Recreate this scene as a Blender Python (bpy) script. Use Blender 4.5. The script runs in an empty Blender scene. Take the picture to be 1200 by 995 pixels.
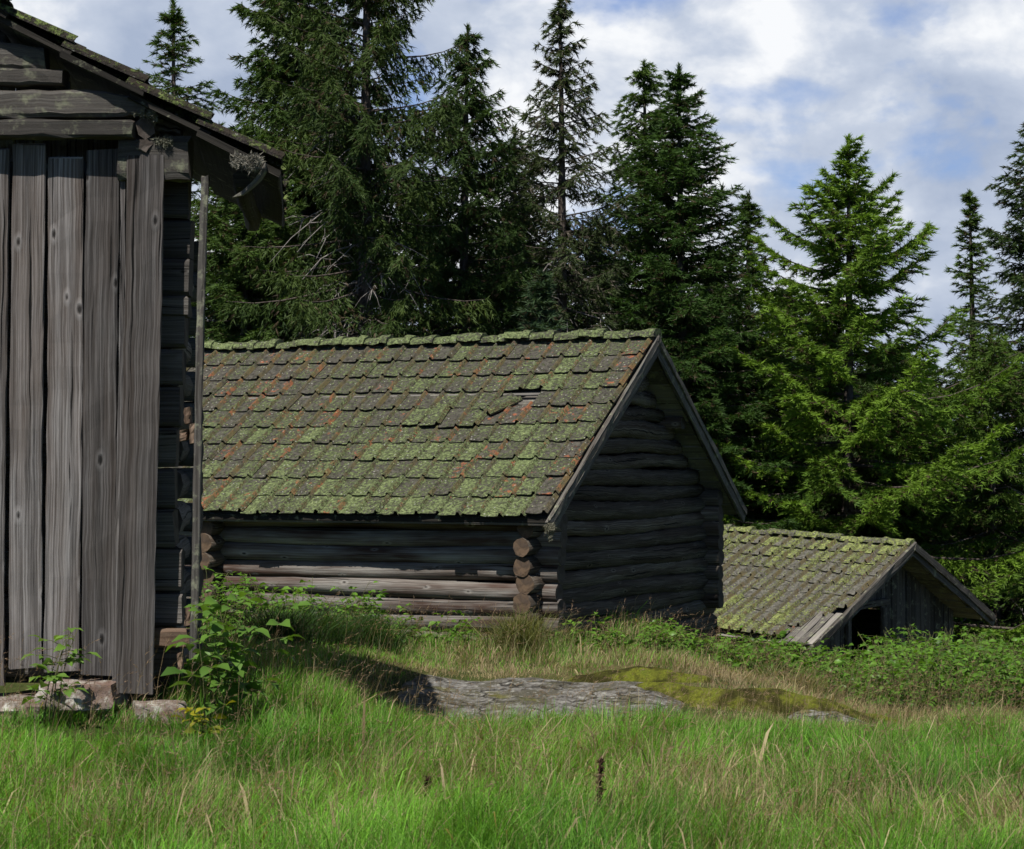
import bpy, math, random
import numpy as np
from mathutils import Vector, noise as mnoise

R = math.radians
rng = np.random.default_rng(11)
random.seed(11)
scene = bpy.context.scene
col = scene.collection

# ------------------------------------------------------------------ camera
F = 2500.0                      # focal length in pixels of the 1200 px wide photograph
PITCH = math.atan(50.5 / F)
CAM = np.array((0.0, 0.0, 1.6))
cam_d = bpy.data.cameras.new('camera')
cam_d.sensor_width = 36.0
cam_d.lens = 36.0 * F / 1200.0
cam_d.clip_end = 3000
cam_d.dof.use_dof = True
cam_d.dof.focus_distance = 20.0
cam_d.dof.aperture_fstop = 11.0
cam = bpy.data.objects.new('camera', cam_d)
cam.location = CAM
cam.rotation_euler = (R(90) + PITCH, 0, 0)
col.objects.link(cam)
scene.camera = cam


def P(px, py, Y):
    """world point seen at photo pixel (px, py) at distance Y in front of the camera"""
    u, v = (px - 600) / F, (497.5 - py) / F
    dy = math.cos(PITCH) - v * math.sin(PITCH)
    dz = math.sin(PITCH) + v * math.cos(PITCH)
    k = Y / dy
    return np.array((u * k, Y, 1.6 + dz * k))


# ------------------------------------------------------------------ object helpers
def link(o, parent=None):
    col.objects.link(o)
    if parent is not None:
        o.parent = parent
    return o


def tag(o, label=None, cat=None, group=None, kind=None):
    if label: o['label'] = label
    if cat: o['category'] = cat
    if group: o['group'] = group
    if kind: o['kind'] = kind
    return o


def thing(name, loc, label, cat, group=None):
    o = bpy.data.objects.new(name, None)
    o.empty_display_size = 0.2
    o.location = Vector([float(c) for c in loc])
    col.objects.link(o)
    return tag(o, label, cat, group)


def big_mesh(name, V, faces_n, idx, mats, colr=None, mat_idx=None, smooth=False):
    """V (n,3); idx flat loop vertex indices; faces_n loops per face"""
    me = bpy.data.meshes.new(name)
    V = np.ascontiguousarray(V, dtype=np.float32)
    me.vertices.add(len(V)); me.vertices.foreach_set('co', V.ravel())
    me.loops.add(len(idx)); me.loops.foreach_set('vertex_index', np.ascontiguousarray(idx, dtype=np.int32))
    faces_n = np.asarray(faces_n, dtype=np.int32)
    st = np.zeros(len(faces_n), dtype=np.int32); st[1:] = np.cumsum(faces_n)[:-1]
    me.polygons.add(len(faces_n)); me.polygons.foreach_set('loop_start', st)
    me.polygons.foreach_set('loop_total', faces_n)
    if mat_idx is not None: me.polygons.foreach_set('material_index', np.asarray(mat_idx, dtype=np.int32))
    if smooth: me.polygons.foreach_set('use_smooth', np.ones(len(faces_n), dtype=bool))
    for m in mats: me.materials.append(m)
    if colr is not None:
        a = me.color_attributes.new('Col', 'FLOAT_COLOR', 'POINT')
        c = np.ones((len(V), 4), dtype=np.float32); c[:, :3] = colr
        a.data.foreach_set('color', c.ravel())
    me.update(calc_edges=True)
    return me


def world_off(p):
    o = np.zeros(3)
    while p is not None:
        o = o + np.array(p.location); p = p.parent
    return o


def nrm(v):
    v = np.asarray(v, dtype=float)
    return v / max(np.linalg.norm(v), 1e-9)


def nrms(A):
    return A / np.maximum(np.linalg.norm(A, axis=-1, keepdims=True), 1e-9)


class MB:
    """collects swept solids into one mesh, with UV (u along, v around, metres) and a random value per solid"""
    def __init__(s):
        s.v = []; s.f = []; s.uv = []; s.mi = []; s.sm = []; s.c = []

    def sweep(s, pts, side, up, prof, jit=0.0, mi=0, emi=None, smooth=False, scale=None, rnd=None, capjit=0.0):
        pts = [np.asarray(p, float) for p in pts]
        side = nrm(side); up = nrm(up)
        rnd = random.random() if rnd is None else rnd
        ou, ov = random.random() * 30, random.random() * 30
        n = len(prof); b = len(s.v); m = len(pts)
        per = [0.0]
        for j in range(n):
            a, c = prof[j], prof[(j + 1) % n]
            per.append(per[-1] + math.hypot(a[0] - c[0], a[1] - c[1]))
        ax = nrm(pts[-1] - pts[0])
        L = [0.0]
        for i in range(1, m): L.append(L[-1] + float(np.linalg.norm(pts[i] - pts[i - 1])))
        for i, p in enumerate(pts):
            k = 1.0 if scale is None else scale[i]
            ks, kt = (k if isinstance(k, tuple) else (k, k))
            for (a, c) in prof:
                q = p + side * (a * ks + random.uniform(-jit, jit)) + up * (c * kt + random.uniform(-jit, jit))
                if capjit and i in (0, m - 1): q = q + ax * random.uniform(-capjit, capjit)
                s.v.append(tuple(q)); s.c.append(rnd)
        for i in range(m - 1):
            for j in range(n):
                j2 = (j + 1) % n
                s.f.append((b + i * n + j, b + i * n + j2, b + (i + 1) * n + j2, b + (i + 1) * n + j))
                s.uv.append([(ou + L[i], ov + per[j]), (ou + L[i], ov + per[j + 1]), (ou + L[i + 1], ov + per[j + 1]), (ou + L[i + 1], ov + per[j])])
                s.mi.append(mi); s.sm.append(smooth)
        for e, i in ((0, 0), (1, m - 1)):
            q = [b + i * n + j for j in range(n)]
            if e == 0: q = q[::-1]
            pr = prof[::-1] if e == 0 else prof
            s.f.append(tuple(q))
            if emi is None:
                s.uv.append([(ou + a * .3, ov + c) for a, c in pr]); s.mi.append(mi)
            else:
                s.uv.append([(a, c) for a, c in pr]); s.mi.append(emi)
            s.sm.append(False)

    def board(s, p0, p1, wvec, tvec, seg=8, jit=0.003, wob=0.0, **k):
        """plank whose axis runs p0..p1; wvec / tvec half width and half thickness vectors"""
        p0 = np.asarray(p0, float); p1 = np.asarray(p1, float)
        w = float(np.linalg.norm(wvec)); t = float(np.linalg.norm(tvec)); c = min(w, t) * 0.28
        prof = [(-w, -t + c), (-w + c, -t), (w - c, -t), (w, -t + c), (w, t - c), (w - c, t), (-w + c, t), (-w, t - c)]
        ph = random.random() * 6
        wv, tv = nrm(wvec), nrm(tvec)
        pts = [p0 + (p1 - p0) * i / seg + wv * wob * math.sin(ph + 5 * i / seg) + tv * wob * .6 * math.cos(ph * 2 + 4 * i / seg) for i in range(seg + 1)]
        s.sweep(pts, wvec, tvec, prof, jit=jit, **k)

    def log(s, p0, p1, r, up=(0, 0, 1), seg=14, n=14, jit=0.006, wob=0.012, emi=1, mi=0, flat=1.0, taper=0.9, rnd=None):
        p0 = np.asarray(p0, float); p1 = np.asarray(p1, float)
        side = np.cross(p1 - p0, up)
        prof = [(r * math.cos(2 * math.pi * j / n) * flat, r * math.sin(2 * math.pi * j / n)) for j in range(n)]
        ph = random.random() * 9; ph2 = random.random() * 9
        pts = []; sc = []
        for i in range(seg + 1):
            t = i / seg
            pts.append(p0 + (p1 - p0) * t + np.array((0, 0, 1.)) * wob * math.sin(ph + 7 * t) + nrm(side) * wob * math.sin(ph2 + 5 * t))
            sc.append((1 + (taper - 1) * t) * (1 + .05 * math.sin(ph2 + 13 * t)))
        s.sweep(pts, side, up, prof, jit=jit, mi=mi, emi=emi, smooth=True, scale=sc, rnd=rnd, capjit=.006)

    def tube(s, pts, r0, r1, n=5, mi=0, jit=0.0):
        pts = [np.asarray(p, float) for p in pts]
        ax = pts[-1] - pts[0]
        side = np.cross(ax, (0.31, 0.12, 0.9)) if abs(nrm(ax)[2]) < .9 else np.cross(ax, (1, 0.2, 0))
        up = np.cross(side, ax)
        prof = [(math.cos(2 * math.pi * j / n), math.sin(2 * math.pi * j / n)) for j in range(n)]
        m = len(pts)
        sc = [r0 + (r1 - r0) * i / (m - 1) for i in range(m)]
        s.sweep(pts, side, up, prof, jit=jit, mi=mi, smooth=True, scale=sc)

    def faces(s, V, Fs, rnd=None, mi=0, smooth=False):
        b = len(s.v); rnd = random.random() if rnd is None else rnd
        for p in V: s.v.append(tuple(p)); s.c.append(rnd)
        for f in Fs:
            s.f.append(tuple(b + i for i in f)); s.uv.append([(float(V[i][0]), float(V[i][1])) for i in f])
            s.mi.append(mi); s.sm.append(smooth)

    def build(s, name, mats, parent=None):
        mats = mats if isinstance(mats, (list, tuple)) else [mats]
        me = bpy.data.meshes.new(name)
        off = world_off(parent)
        me.from_pydata([tuple(np.asarray(v) - off) for v in s.v], [], s.f)
        uvl = me.uv_layers.new(name='UVMap')
        uvl.data.foreach_set('uv', np.array([c for f in s.uv for c in f], dtype=np.float32).ravel())
        me.polygons.foreach_set('material_index', np.array(s.mi, dtype=np.int32))
        me.polygons.foreach_set('use_smooth', np.array(s.sm, dtype=bool))
        a = me.color_attributes.new('Col', 'FLOAT_COLOR', 'POINT')
        c = np.ones((len(s.v), 4), dtype=np.float32); c[:, :3] = np.array(s.c, dtype=np.float32)[:, None]
        a.data.foreach_set('color', c.ravel())
        for m in mats: me.materials.append(m)
        me.update()
        return link(bpy.data.objects.new(name, me), parent)


# ------------------------------------------------------------------ node helpers
class NT:
    def __init__(s, name):
        s.m = bpy.data.materials.new(name); s.m.use_nodes = True
        s.t = s.m.node_tree; s.t.nodes.clear()
        s.out = s.n('ShaderNodeOutputMaterial')

    def n(s, typ, **k):
        nd = s.t.nodes.new(typ)
        for a, v in k.items(): setattr(nd, a, v)
        return nd

    def l(s, a, b): s.t.links.new(a, b)

    def math(s, op, a, b=None, c=None, clamp=False):
        nd = s.n('ShaderNodeMath', operation=op); nd.use_clamp = clamp
        for i, x in enumerate((a, b, c)):
            if x is None: continue
            if isinstance(x, (int, float)): nd.inputs[i].default_value = x
            else: s.l(x, nd.inputs[i])
        return nd.outputs[0]

    def noise(s, vec, scale=5, detail=5, rough=.55, dist=0.0):
        nd = s.n('ShaderNodeTexNoise'); nd.inputs['Scale'].default_value = scale
        nd.inputs['Detail'].default_value = detail; nd.inputs['Roughness'].default_value = rough
        nd.inputs['Distortion'].default_value = dist
        s.l(vec, nd.inputs['Vector']); return nd.outputs['Fac']

    def mapping(s, vec, scale=(1, 1, 1), loc=None):
        nd = s.n('ShaderNodeMapping'); nd.inputs['Scale'].default_value = scale
        if loc is not None: nd.inputs['Location'].default_value = loc
        s.l(vec, nd.inputs['Vector']); return nd.outputs[0]

    def ramp(s, fac, stops):
        nd = s.n('ShaderNodeValToRGB'); cr = nd.color_ramp
        while len(cr.elements) < len(stops): cr.elements.new(0.5)
        for e, (p, c) in zip(cr.elements, stops):
            e.position = p
            e.color = (c, c, c, 1) if isinstance(c, (int, float)) else (*c, 1)
        s.l(fac, nd.inputs[0]); return nd.outputs[0]

    def mix(s, fac, a, b, mode='MIX'):
        nd = s.n('ShaderNodeMix', data_type='RGBA', blend_type=mode)
        for sock, x in ((nd.inputs[0], fac), (nd.inputs[6], a), (nd.inputs[7], b)):
            if isinstance(x, (int, float)): sock.default_value = x
            elif isinstance(x, tuple): sock.default_value = (*x, 1)
            else: s.l(x, sock)
        return nd.outputs[2]

    def attr(s, name='Col'):
        nd = s.n('ShaderNodeAttribute'); nd.attribute_name = name; return nd

    def bump(s, h, strength=.5, dist=.02):
        nd = s.n('ShaderNodeBump'); nd.inputs['Strength'].default_value = strength
        nd.inputs['Distance'].default_value = dist; s.l(h, nd.inputs['Height']); return nd.outputs[0]

    def principled(s, color, rough=.8, normal=None, spec=.25):
        nd = s.n('ShaderNodeBsdfPrincipled')
        if isinstance(color, tuple): nd.inputs['Base Color'].default_value = (*color, 1)
        else: s.l(color, nd.inputs['Base Color'])
        if isinstance(rough, (int, float)): nd.inputs['Roughness'].default_value = rough
        else: s.l(rough, nd.inputs['Roughness'])
        nd.inputs['Specular IOR Level'].default_value = spec
        if normal is not None: s.l(normal, nd.inputs['Normal'])
        return nd.outputs[0]

    def done(s, sh):
        s.l(sh, s.out.inputs[0]); return s.m


def wood_mat(name, dark, mid, light, brown, brown_amt=.5, lichen=0.0, bump=.6):
    N = NT(name)
    uv = N.n('ShaderNodeUVMap').outputs[0]
    rv = N.attr().outputs['Fac']
    wob = N.noise(N.mapping(uv, (1.6, 7, 1)), 1, 2)
    sep = N.n('ShaderNodeSeparateXYZ'); N.l(uv, sep.inputs[0])
    v2 = N.math('ADD', sep.outputs[1], N.math('MULTIPLY', wob, .028))
    cmb = N.n('ShaderNodeCombineXYZ'); N.l(sep.outputs[0], cmb.inputs[0]); N.l(v2, cmb.inputs[1]); N.l(rv, cmb.inputs[2])
    g = cmb.outputs[0]
    streak = N.noise(N.mapping(g, (1.1, 95, 7)), 1, 5, .6)
    fine = N.noise(N.mapping(g, (5, 300, 7)), 1, 3, .6)
    med = N.noise(N.mapping(g, (.7, 16, 9)), 1, 4, .6)
    big = N.noise(N.mapping(g, (.9, 3.5, 11)), 1, 3, .6)
    base = N.ramp(N.math('ADD', N.math('MULTIPLY', streak, .75), N.math('MULTIPLY', med, .25)), [(.33, dark), (.48, mid), (.64, light)])
    base = N.mix(N.ramp(fine, [(.35, 0.0), (.75, .35)]), base, light)
    bf = N.math('MULTIPLY', N.ramp(N.math('ADD', N.math('MULTIPLY', big, .6), N.math('MULTIPLY', med, .45)), [(.42, 0.0), (.62, 1.0)]), brown_amt)
    base = N.mix(bf, base, N.mix(streak, tuple(c * .45 for c in brown), brown))
    # knots
    vo = N.n('ShaderNodeTexVoronoi'); vo.voronoi_dimensions = '2D'; vo.inputs['Scale'].default_value = 1
    N.l(N.mapping(uv, (2.0, 4.4, 1)), vo.inputs['Vector'])
    kd = N.math('ADD', vo.outputs['Distance'], N.math('MULTIPLY', N.math('SUBTRACT', fine, .5), .06))
    kc = N.n('ShaderNodeSeparateColor'); N.l(vo.outputs['Color'], kc.inputs[0])
    keep = N.ramp(kc.outputs[0], [(.52, 0.0), (.56, 1.0)])
    kd = N.math('ADD', kd, N.math('MULTIPLY', kc.outputs[1], .035))
    kn = N.math('MULTIPLY', keep, N.ramp(kd, [(.035, 1.0), (.065, 0.0)]))
    kring = N.math('MULTIPLY', keep, N.ramp(kd, [(.045, 0.0), (.08, .75), (.15, 0.0)]))
    base = N.mix(N.math('MULTIPLY', kring, .6), base, light)
    base = N.mix(N.math('MULTIPLY', kn, .9), base, tuple(c * .5 for c in dark))
    # drying cracks
    cr = N.ramp(N.noise(N.mapping(g, (.55, 42, 5)), 1, 3, .5), [(.325, 1.0), (.35, 0.0)])
    base = N.mix(cr, base, tuple(c * .25 for c in dark))
    # tone per timber
    base = N.mix(1.0, base, N.ramp(rv, [(0, .58), (1, 1.25)]), 'MULTIPLY')
    if lichen:
        oc = N.n('ShaderNodeTexCoord').outputs['Object']
        lf = N.ramp(N.noise(oc, 9, 6, .7), [(.6 - lichen * .12, 0.0), (.72 - lichen * .12, .75)])
        base = N.mix(lf, base, (.24, .25, .17))
    h = N.math('ADD', N.math('MULTIPLY', streak, .7), N.math('ADD', N.math('MULTIPLY', fine, .25), N.math('MULTIPLY', cr, -1.2)))
    h = N.math('ADD', h, N.math('MULTIPLY', kring, .35))
    return N.done(N.principled(base, .85, N.bump(h, bump, .012), .2))


def endgrain_mat(name, a, b):
    N = NT(name)
    uv = N.n('ShaderNodeUVMap').outputs[0]
    ln = N.n('ShaderNodeVectorMath', operation='LENGTH'); N.l(uv, ln.inputs[0])
    nz = N.noise(uv, 22, 4)
    rings = N.math('MULTIPLY_ADD', N.math('SINE', N.math('ADD', N.math('MULTIPLY', ln.outputs['Value'], 700), N.math('MULTIPLY', nz, 9))), .12, nz)
    c = N.mix(N.ramp(rings, [(0, .25), (1, .75)]), b, a)
    c = N.mix(N.ramp(N.noise(uv, 9, 4), [(.35, .85), (.6, 0.0)]), c, (.045, .035, .03))
    return N.done(N.principled(c, .9, N.bump(N.math('ADD', rings, N.math('MULTIPLY', nz, 3)), .4, .006), .15))


M = {}
M['board'] = wood_mat('weathered_board', (.013, .012, .0115), (.068, .062, .060), (.24, .228, .226), (.085, .055, .037), .45, bump=1.0)
M['beam'] = wood_mat('weathered_beam', (.022, .020, .018), (.082, .076, .070), (.19, .18, .165), (.075, .052, .04), .35, lichen=.6, bump=.9)
M['shed_log'] = wood_mat('shed_log_wood', (.028, .025, .022), (.092, .084, .076), (.185, .175, .165), (.06, .045, .036), .5, bump=.9)
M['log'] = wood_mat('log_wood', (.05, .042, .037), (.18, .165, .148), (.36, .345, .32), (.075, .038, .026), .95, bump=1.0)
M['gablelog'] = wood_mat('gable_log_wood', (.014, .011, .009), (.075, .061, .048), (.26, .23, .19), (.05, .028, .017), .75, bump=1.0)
M['barge'] = wood_mat('bargeboard_wood', (.06, .055, .05), (.16, .15, .14), (.28, .265, .24), (.075, .055, .045), .4, lichen=.5)
M['verge'] = wood_mat('dark_bargeboard_wood', (.025, .022, .02), (.075, .07, .063), (.18, .17, .155), (.05, .036, .028), .5, lichen=.4)
M['brownwood'] = wood_mat('split_brown_wood', (.05, .035, .025), (.15, .10, .07), (.26, .19, .14), (.12, .06, .035), .5)
M['old'] = wood_mat('old_rough_wood', (.03, .026, .023), (.07, .062, .055), (.14, .13, .115), (.05, .035, .028), .4, lichen=.4)
M['rot'] = wood_mat('near_black_wood', (.008, .007, .006), (.018, .016, .014), (.04, .036, .03), (.015, .011, .008), .3, lichen=.15)  # near-black wood for the shed roof boards, its purlins and the cabin eave board
M['end'] = endgrain_mat('log_end_grain', (.165, .11, .07), (.05, .036, .026))
M['darkend'] = endgrain_mat('dark_end_grain', (.10, .085, .075), (.05, .04, .035))


def tile_mat(name, clay, grey, moss, lich, moss_lo, orange_lo, lich_amt, rib_c=((.07, .058, .026), (.17, .135, .062))):
    N = NT(name)
    oc = N.n('ShaderNodeTexCoord').outputs['Object']
    at = N.attr(); rv = at.outputs['Fac']
    sep = N.n('ShaderNodeSeparateColor'); N.l(at.outputs['Color'], sep.inputs[0])
    trnd, rib, mossy = sep.outputs[0], sep.outputs[1], sep.outputs[2]
    n1 = N.noise(oc, 26, 6, .65)
    n2 = N.noise(oc, 3.0, 4, .6)
    n3 = N.noise(oc, 70, 4, .6)
    n4 = N.noise(N.mapping(oc, (1, 1, 1), (7, 3, 1)), 12, 5, .68)
    base = N.mix(N.ramp(n1, [(.38, 0.0), (.62, 1.0)]), tuple(c * .38 for c in grey), tuple(c * 1.15 for c in grey))
    # bare clay: where the tile is younger or scuffed
    cl = N.math('ADD', N.math('MULTIPLY', n4, .75), N.math('ADD', N.math('MULTIPLY', trnd, .24), N.math('MULTIPLY', rib, .06)))
    cf = N.ramp(cl, [(orange_lo, 0.0), (orange_lo + .07, 1.0)])
    cm = N.mix(n1, tuple(c * .6 for c in clay), clay)
    base = N.mix(cf, base, cm)
    ribc = N.math('MULTIPLY', rib, N.ramp(N.noise(oc, 6, 4, .6), [(.38, .85), (.62, .1)]))
    base = N.mix(ribc, base, N.mix(n3, rib_c[0], rib_c[1]))
    # moss
    n5 = N.noise(oc, 11, 6, .75)
    n6 = N.noise(oc, 30, 3, .7)
    mf = N.math("ADD", N.math("ADD", N.math("MULTIPLY", n5, .40), N.math("MULTIPLY", N.math("SUBTRACT", n6, .5), .95)), N.math("ADD", N.math("MULTIPLY_ADD", n2, .30, .155), N.math("SUBTRACT", N.math("MULTIPLY", mossy, .24), N.math("MULTIPLY", rib, .02))))
    mo = N.ramp(mf, [(moss_lo - .03, 0.0), (moss_lo + .12, 1.0)])
    mo2 = N.math('MULTIPLY', mo, N.math('SUBTRACT', 1.0, N.math('MULTIPLY', cf, .75)))
    mcol = N.mix(N.ramp(N.noise(N.mapping(oc, (1, 1, 1), (3, 8, 5)), 34, 3, .7), [(.36, 0.0), (.64, 1.0)]), tuple(c * .42 for c in moss), tuple(c * 1.5 for c in moss))
    base = N.mix(mo2, base, mcol)
    # lichen spots
    vo = N.n('ShaderNodeTexVoronoi'); vo.inputs['Scale'].default_value = 24
    N.l(oc, vo.inputs['Vector'])
    lf = N.math('MULTIPLY', N.ramp(N.math('ADD', vo.outputs['Distance'], N.math('MULTIPLY', n3, .35)), [(.33, 1.0), (.40, 0.0)]), lich_amt)
    vc = N.n('ShaderNodeSeparateColor'); N.l(vo.outputs['Color'], vc.inputs[0])
    lf = N.math('MULTIPLY', lf, N.ramp(vc.outputs[0], [(.5, 0.0), (.56, 1.0)]))
    base = N.mix(lf, base, N.mix(N.ramp(vc.outputs[1], [(.5, 0.0), (.55, 1.0)]), lich, (.30, .30, .27)))
    h = N.math('ADD', N.math('MULTIPLY', mo2, .8), N.math('ADD', n3, N.math('MULTIPLY', n1, .8)))
    return N.done(N.principled(base, .9, N.bump(h, .9, .014), .15))


M['tile'] = tile_mat('mossy_clay_tile', (.33, .115, .058), (.084, .078, .066), (.118, .146, .064), (.27, .31, .14), .613, .642, .95)
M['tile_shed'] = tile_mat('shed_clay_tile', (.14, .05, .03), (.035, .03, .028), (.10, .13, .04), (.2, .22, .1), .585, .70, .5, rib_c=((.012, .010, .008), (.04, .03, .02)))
M['tile_far'] = tile_mat('lichened_clay_tile', (.26, .12, .08), (.13, .125, .11), (.19, .22, .075), (.32, .36, .12), .62, .70, .9)


def rock_mat():
    N = NT('bedrock')
    oc = N.n('ShaderNodeTexCoord').outputs['Object']
    n1 = N.noise(oc, 11, 8, .72, .4)
    n2 = N.noise(oc, 2.2, 5, .6)
    n3 = N.noise(oc, 45, 4, .7)
    n4 = N.noise(N.mapping(oc, (1.0, .6, 1), (4, 9, 2)), 6, 7, .7)
    base = N.ramp(N.math('ADD', N.math('MULTIPLY', n1, .6), N.math('MULTIPLY', n3, .4)), [(.36, (.035, .032, .028)), (.47, (.12, .112, .102)), (.56, (.22, .212, .195)), (.68, (.38, .37, .345))])
    base = N.mix(N.ramp(n4, [(.48, 0.0), (.55, .85)]), base, N.mix(n3, (.03, .028, .018), (.11, .10, .07)))
    base = N.mix(N.ramp(n2, [(.56, 0.0), (.64, .85)]), base, N.mix(n3, (.05, .055, .012), (.15, .14, .03)))
    vo = N.n('ShaderNodeTexVoronoi'); vo.feature = 'DISTANCE_TO_EDGE'; vo.inputs['Scale'].default_value = 1
    wv = N.n('ShaderNodeVectorMath', operation='ADD'); N.l(N.mapping(oc, (1.5, 3.2, 2)), wv.inputs[0])
    nz = N.n('ShaderNodeTexNoise'); nz.inputs['Scale'].default_value = 4; N.l(oc, nz.inputs['Vector']); N.l(nz.outputs['Color'], wv.inputs[1])
    N.l(wv.outputs[0], vo.inputs['Vector'])
    crk = N.ramp(vo.outputs['Distance'], [(.012, 1.0), (.035, 0.0)])
    base = N.mix(N.math('MULTIPLY', crk, .85), base, (.02, .018, .014))
    v2 = N.n('ShaderNodeTexVoronoi'); v2.inputs['Scale'].default_value = 13; N.l(oc, v2.inputs['Vector'])
    sp = N.math('MULTIPLY', N.ramp(N.math('ADD', v2.outputs['Distance'], N.math('MULTIPLY', n3, .5)), [(.42, 1.0), (.5, 0.0)]), .4)
    base = N.mix(sp, base, (.46, .46, .42))
    h = N.math('ADD', N.math('ADD', n1, N.math('MULTIPLY', n3, .4)), N.math('MULTIPLY', crk, -.5))
    return N.done(N.principled(base, .9, N.bump(h, .9, .03), .2))


def stone_mat():
    N = NT('foundation_stone')
    oc = N.n('ShaderNodeTexCoord').outputs['Object']
    n1 = N.noise(oc, 14, 6, .7); n2 = N.noise(oc, 5, 4)
    base = N.ramp(n1, [(.3, (.10, .08, .07)), (.5, (.19, .15, .13)), (.62, (.38, .37, .33)), (.75, (.55, .55, .5))])
    base = N.mix(N.ramp(n2, [(.5, 0.0), (.62, .7)]), base, (.14, .08, .06))
    return N.done(N.principled(base, .9, N.bump(n1, .8, .02), .2))


def moss_mat():
    N = NT('moss')
    oc = N.n('ShaderNodeTexCoord').outputs['Object']
    n1 = N.noise(oc, 3.5, 5, .6); n2 = N.noise(oc, 60, 4, .7)
    base = N.ramp(n1, [(.36, (.03, .024, .008)), (.46, (.055, .055, .012)), (.57, (.16, .175, .022)), (.68, (.12, .15, .02))])
    base = N.mix(1.0, base, N.ramp(n2, [(.3, .5), (.7, 1.3)]), 'MULTIPLY')
    return N.done(N.principled(base, .95, N.bump(n2, 1.0, .03), .1))


def leafy(name, trans=.35, rough=.55, spec=.3, tint=(1.25, 1.2, .5)):
    """material for needles, leaves and blades: colour from the per-leaf attribute, some light through"""
    N = NT(name)
    c = N.attr().outputs['Color']
    p = N.principled(c, rough, None, spec)
    t = N.n('ShaderNodeBsdfTranslucent')
    N.l(N.mix(1.0, c, tint, 'MULTIPLY'), t.inputs['Color'])
    mx = N.n('ShaderNodeMixShader'); mx.inputs[0].default_value = trans
    N.l(p, mx.inputs[1]); N.l(t.outputs[0], mx.inputs[2])
    return N.done(mx.outputs[0])


def bark_mat(name, a, b):
    N = NT(name)
    oc = N.n('ShaderNodeTexCoord').outputs['Object']
    n1 = N.noise(N.mapping(oc, (1, 1, .35)), 22, 6, .7)
    return N.done(N.principled(N.ramp(n1, [(.35, a), (.65, b)]), .9, N.bump(n1, .8, .02), .15))


def ground_mat():
    N = NT('meadow_soil')
    oc = N.n('ShaderNodeTexCoord').outputs['Object']
    n1 = N.noise(oc, .8, 6, .65); n2 = N.noise(oc, 30, 4, .7)
    base = N.ramp(n1, [(.35, (.03, .04, .012)), (.5, (.055, .07, .018)), (.65, (.12, .10, .045))])
    base = N.mix(1.0, base, N.ramp(n2, [(.3, .55), (.7, 1.3)]), 'MULTIPLY')
    return N.done(N.principled(base, .95, N.bump(n2, .7, .04), .1))


M['rock'] = rock_mat(); M['stone'] = stone_mat(); M['moss'] = moss_mat(); M['ground'] = ground_mat()
M['needle'] = leafy('spruce_needles', .25, .6, .2, (1.2, 1.2, .5))
M['leaf'] = leafy('green_leaves', .35, .45, .35)
M['blade'] = leafy('grass_blades', .42, .55, .25)
M['bark'] = bark_mat('spruce_bark', (.035, .028, .024), (.12, .10, .088))
M['dead'] = bark_mat('dead_twigs', (.12, .11, .10), (.27, .25, .235))
M['stem'] = bark_mat('plant_stems', (.05, .06, .02), (.12, .12, .05))
M['stalk'] = bark_mat('dry_dock_stalk', (.022, .010, .007), (.05, .024, .016))
M['lichen'] = leafy('tuft_lichen', .2, .9, .1, (1, 1, 1))


# ------------------------------------------------------------------ terrain
def S(t):
    t = np.clip(t, 0, 1); return t * t * (3 - 2 * t)


def ground_z(x, y):
    x = np.asarray(x, float); y = np.asarray(y, float)
    z = .21 * S((-x - .35) / 1.3) * S((y - 9.6) / 2.2) * (1 - S((y - 15.5) / 3.5))
    z = z - .17 * np.exp(-((y - 14.9) / 1.7) ** 2) * S((x + 1.6) / 1.4)
    z = z - 1.55 * S((x - 1.0) / 2.7) * S((y - 13.6) / 9.5)
    z = z - .85 * S((y - 24.5) / 10) * (1 - S((x - 1.0) / 2.7))
    z = z - .15 * np.exp(-((y - 20.3) / 2.0) ** 2) * S((x + 3.6) / 1.2) * (1 - S((x - .9) / 2))
    z = z - .0016 * np.clip(y - 34, 0, 3000)
    z = z + .035 * np.sin(x * 1.7 + y * .6) * np.cos(y * 1.1 - x * .4) + .018 * np.sin(3.1 * x - 1.3 * y) * np.sin(2.3 * y + .7)
    return z


def terrain():
    xs = np.concatenate([np.linspace(-700, -30, 20), np.linspace(-26, -9, 18), np.arange(-8, 9, .2), np.linspace(9.5, 30, 24), np.linspace(40, 700, 20)])
    ys = np.concatenate([np.linspace(-300, 0, 12), np.arange(3, 30, .2), np.linspace(30.5, 80, 50), np.linspace(95, 1500, 30)])
    X, Y = np.meshgrid(xs, ys)
    V = np.stack([X, Y, ground_z(X, Y)], -1).reshape(-1, 3)
    w = len(xs); h = len(ys)
    i = (np.arange(h - 1)[:, None] * w + np.arange(w - 1)[None]).ravel()
    idx = np.stack([i, i + 1, i + w + 1, i + w], -1).ravel()
    me = big_mesh('ground', V, np.full(len(i), 4), idx, [M['ground']], smooth=True)
    tag(link(bpy.data.objects.new('ground', me)), kind='structure')


terrain()


def vnoise(x, y, sc, seed):
    """cheap smooth value noise, vectorised"""
    x = np.asarray(x) * sc + seed * 17.3; y = np.asarray(y) * sc + seed * 9.1
    x0 = np.floor(x); y0 = np.floor(y); fx = S(x - x0); fy = S(y - y0)

    def h(a, b):
        t = np.sin(a * 127.1 + b * 311.7 + seed * 3.7) * 43758.5453
        return t - np.floor(t)
    return (h(x0, y0) * (1 - fx) + h(x0 + 1, y0) * fx) * (1 - fy) + (h(x0, y0 + 1) * (1 - fx) + h(x0 + 1, y0 + 1) * fx) * fy


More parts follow.
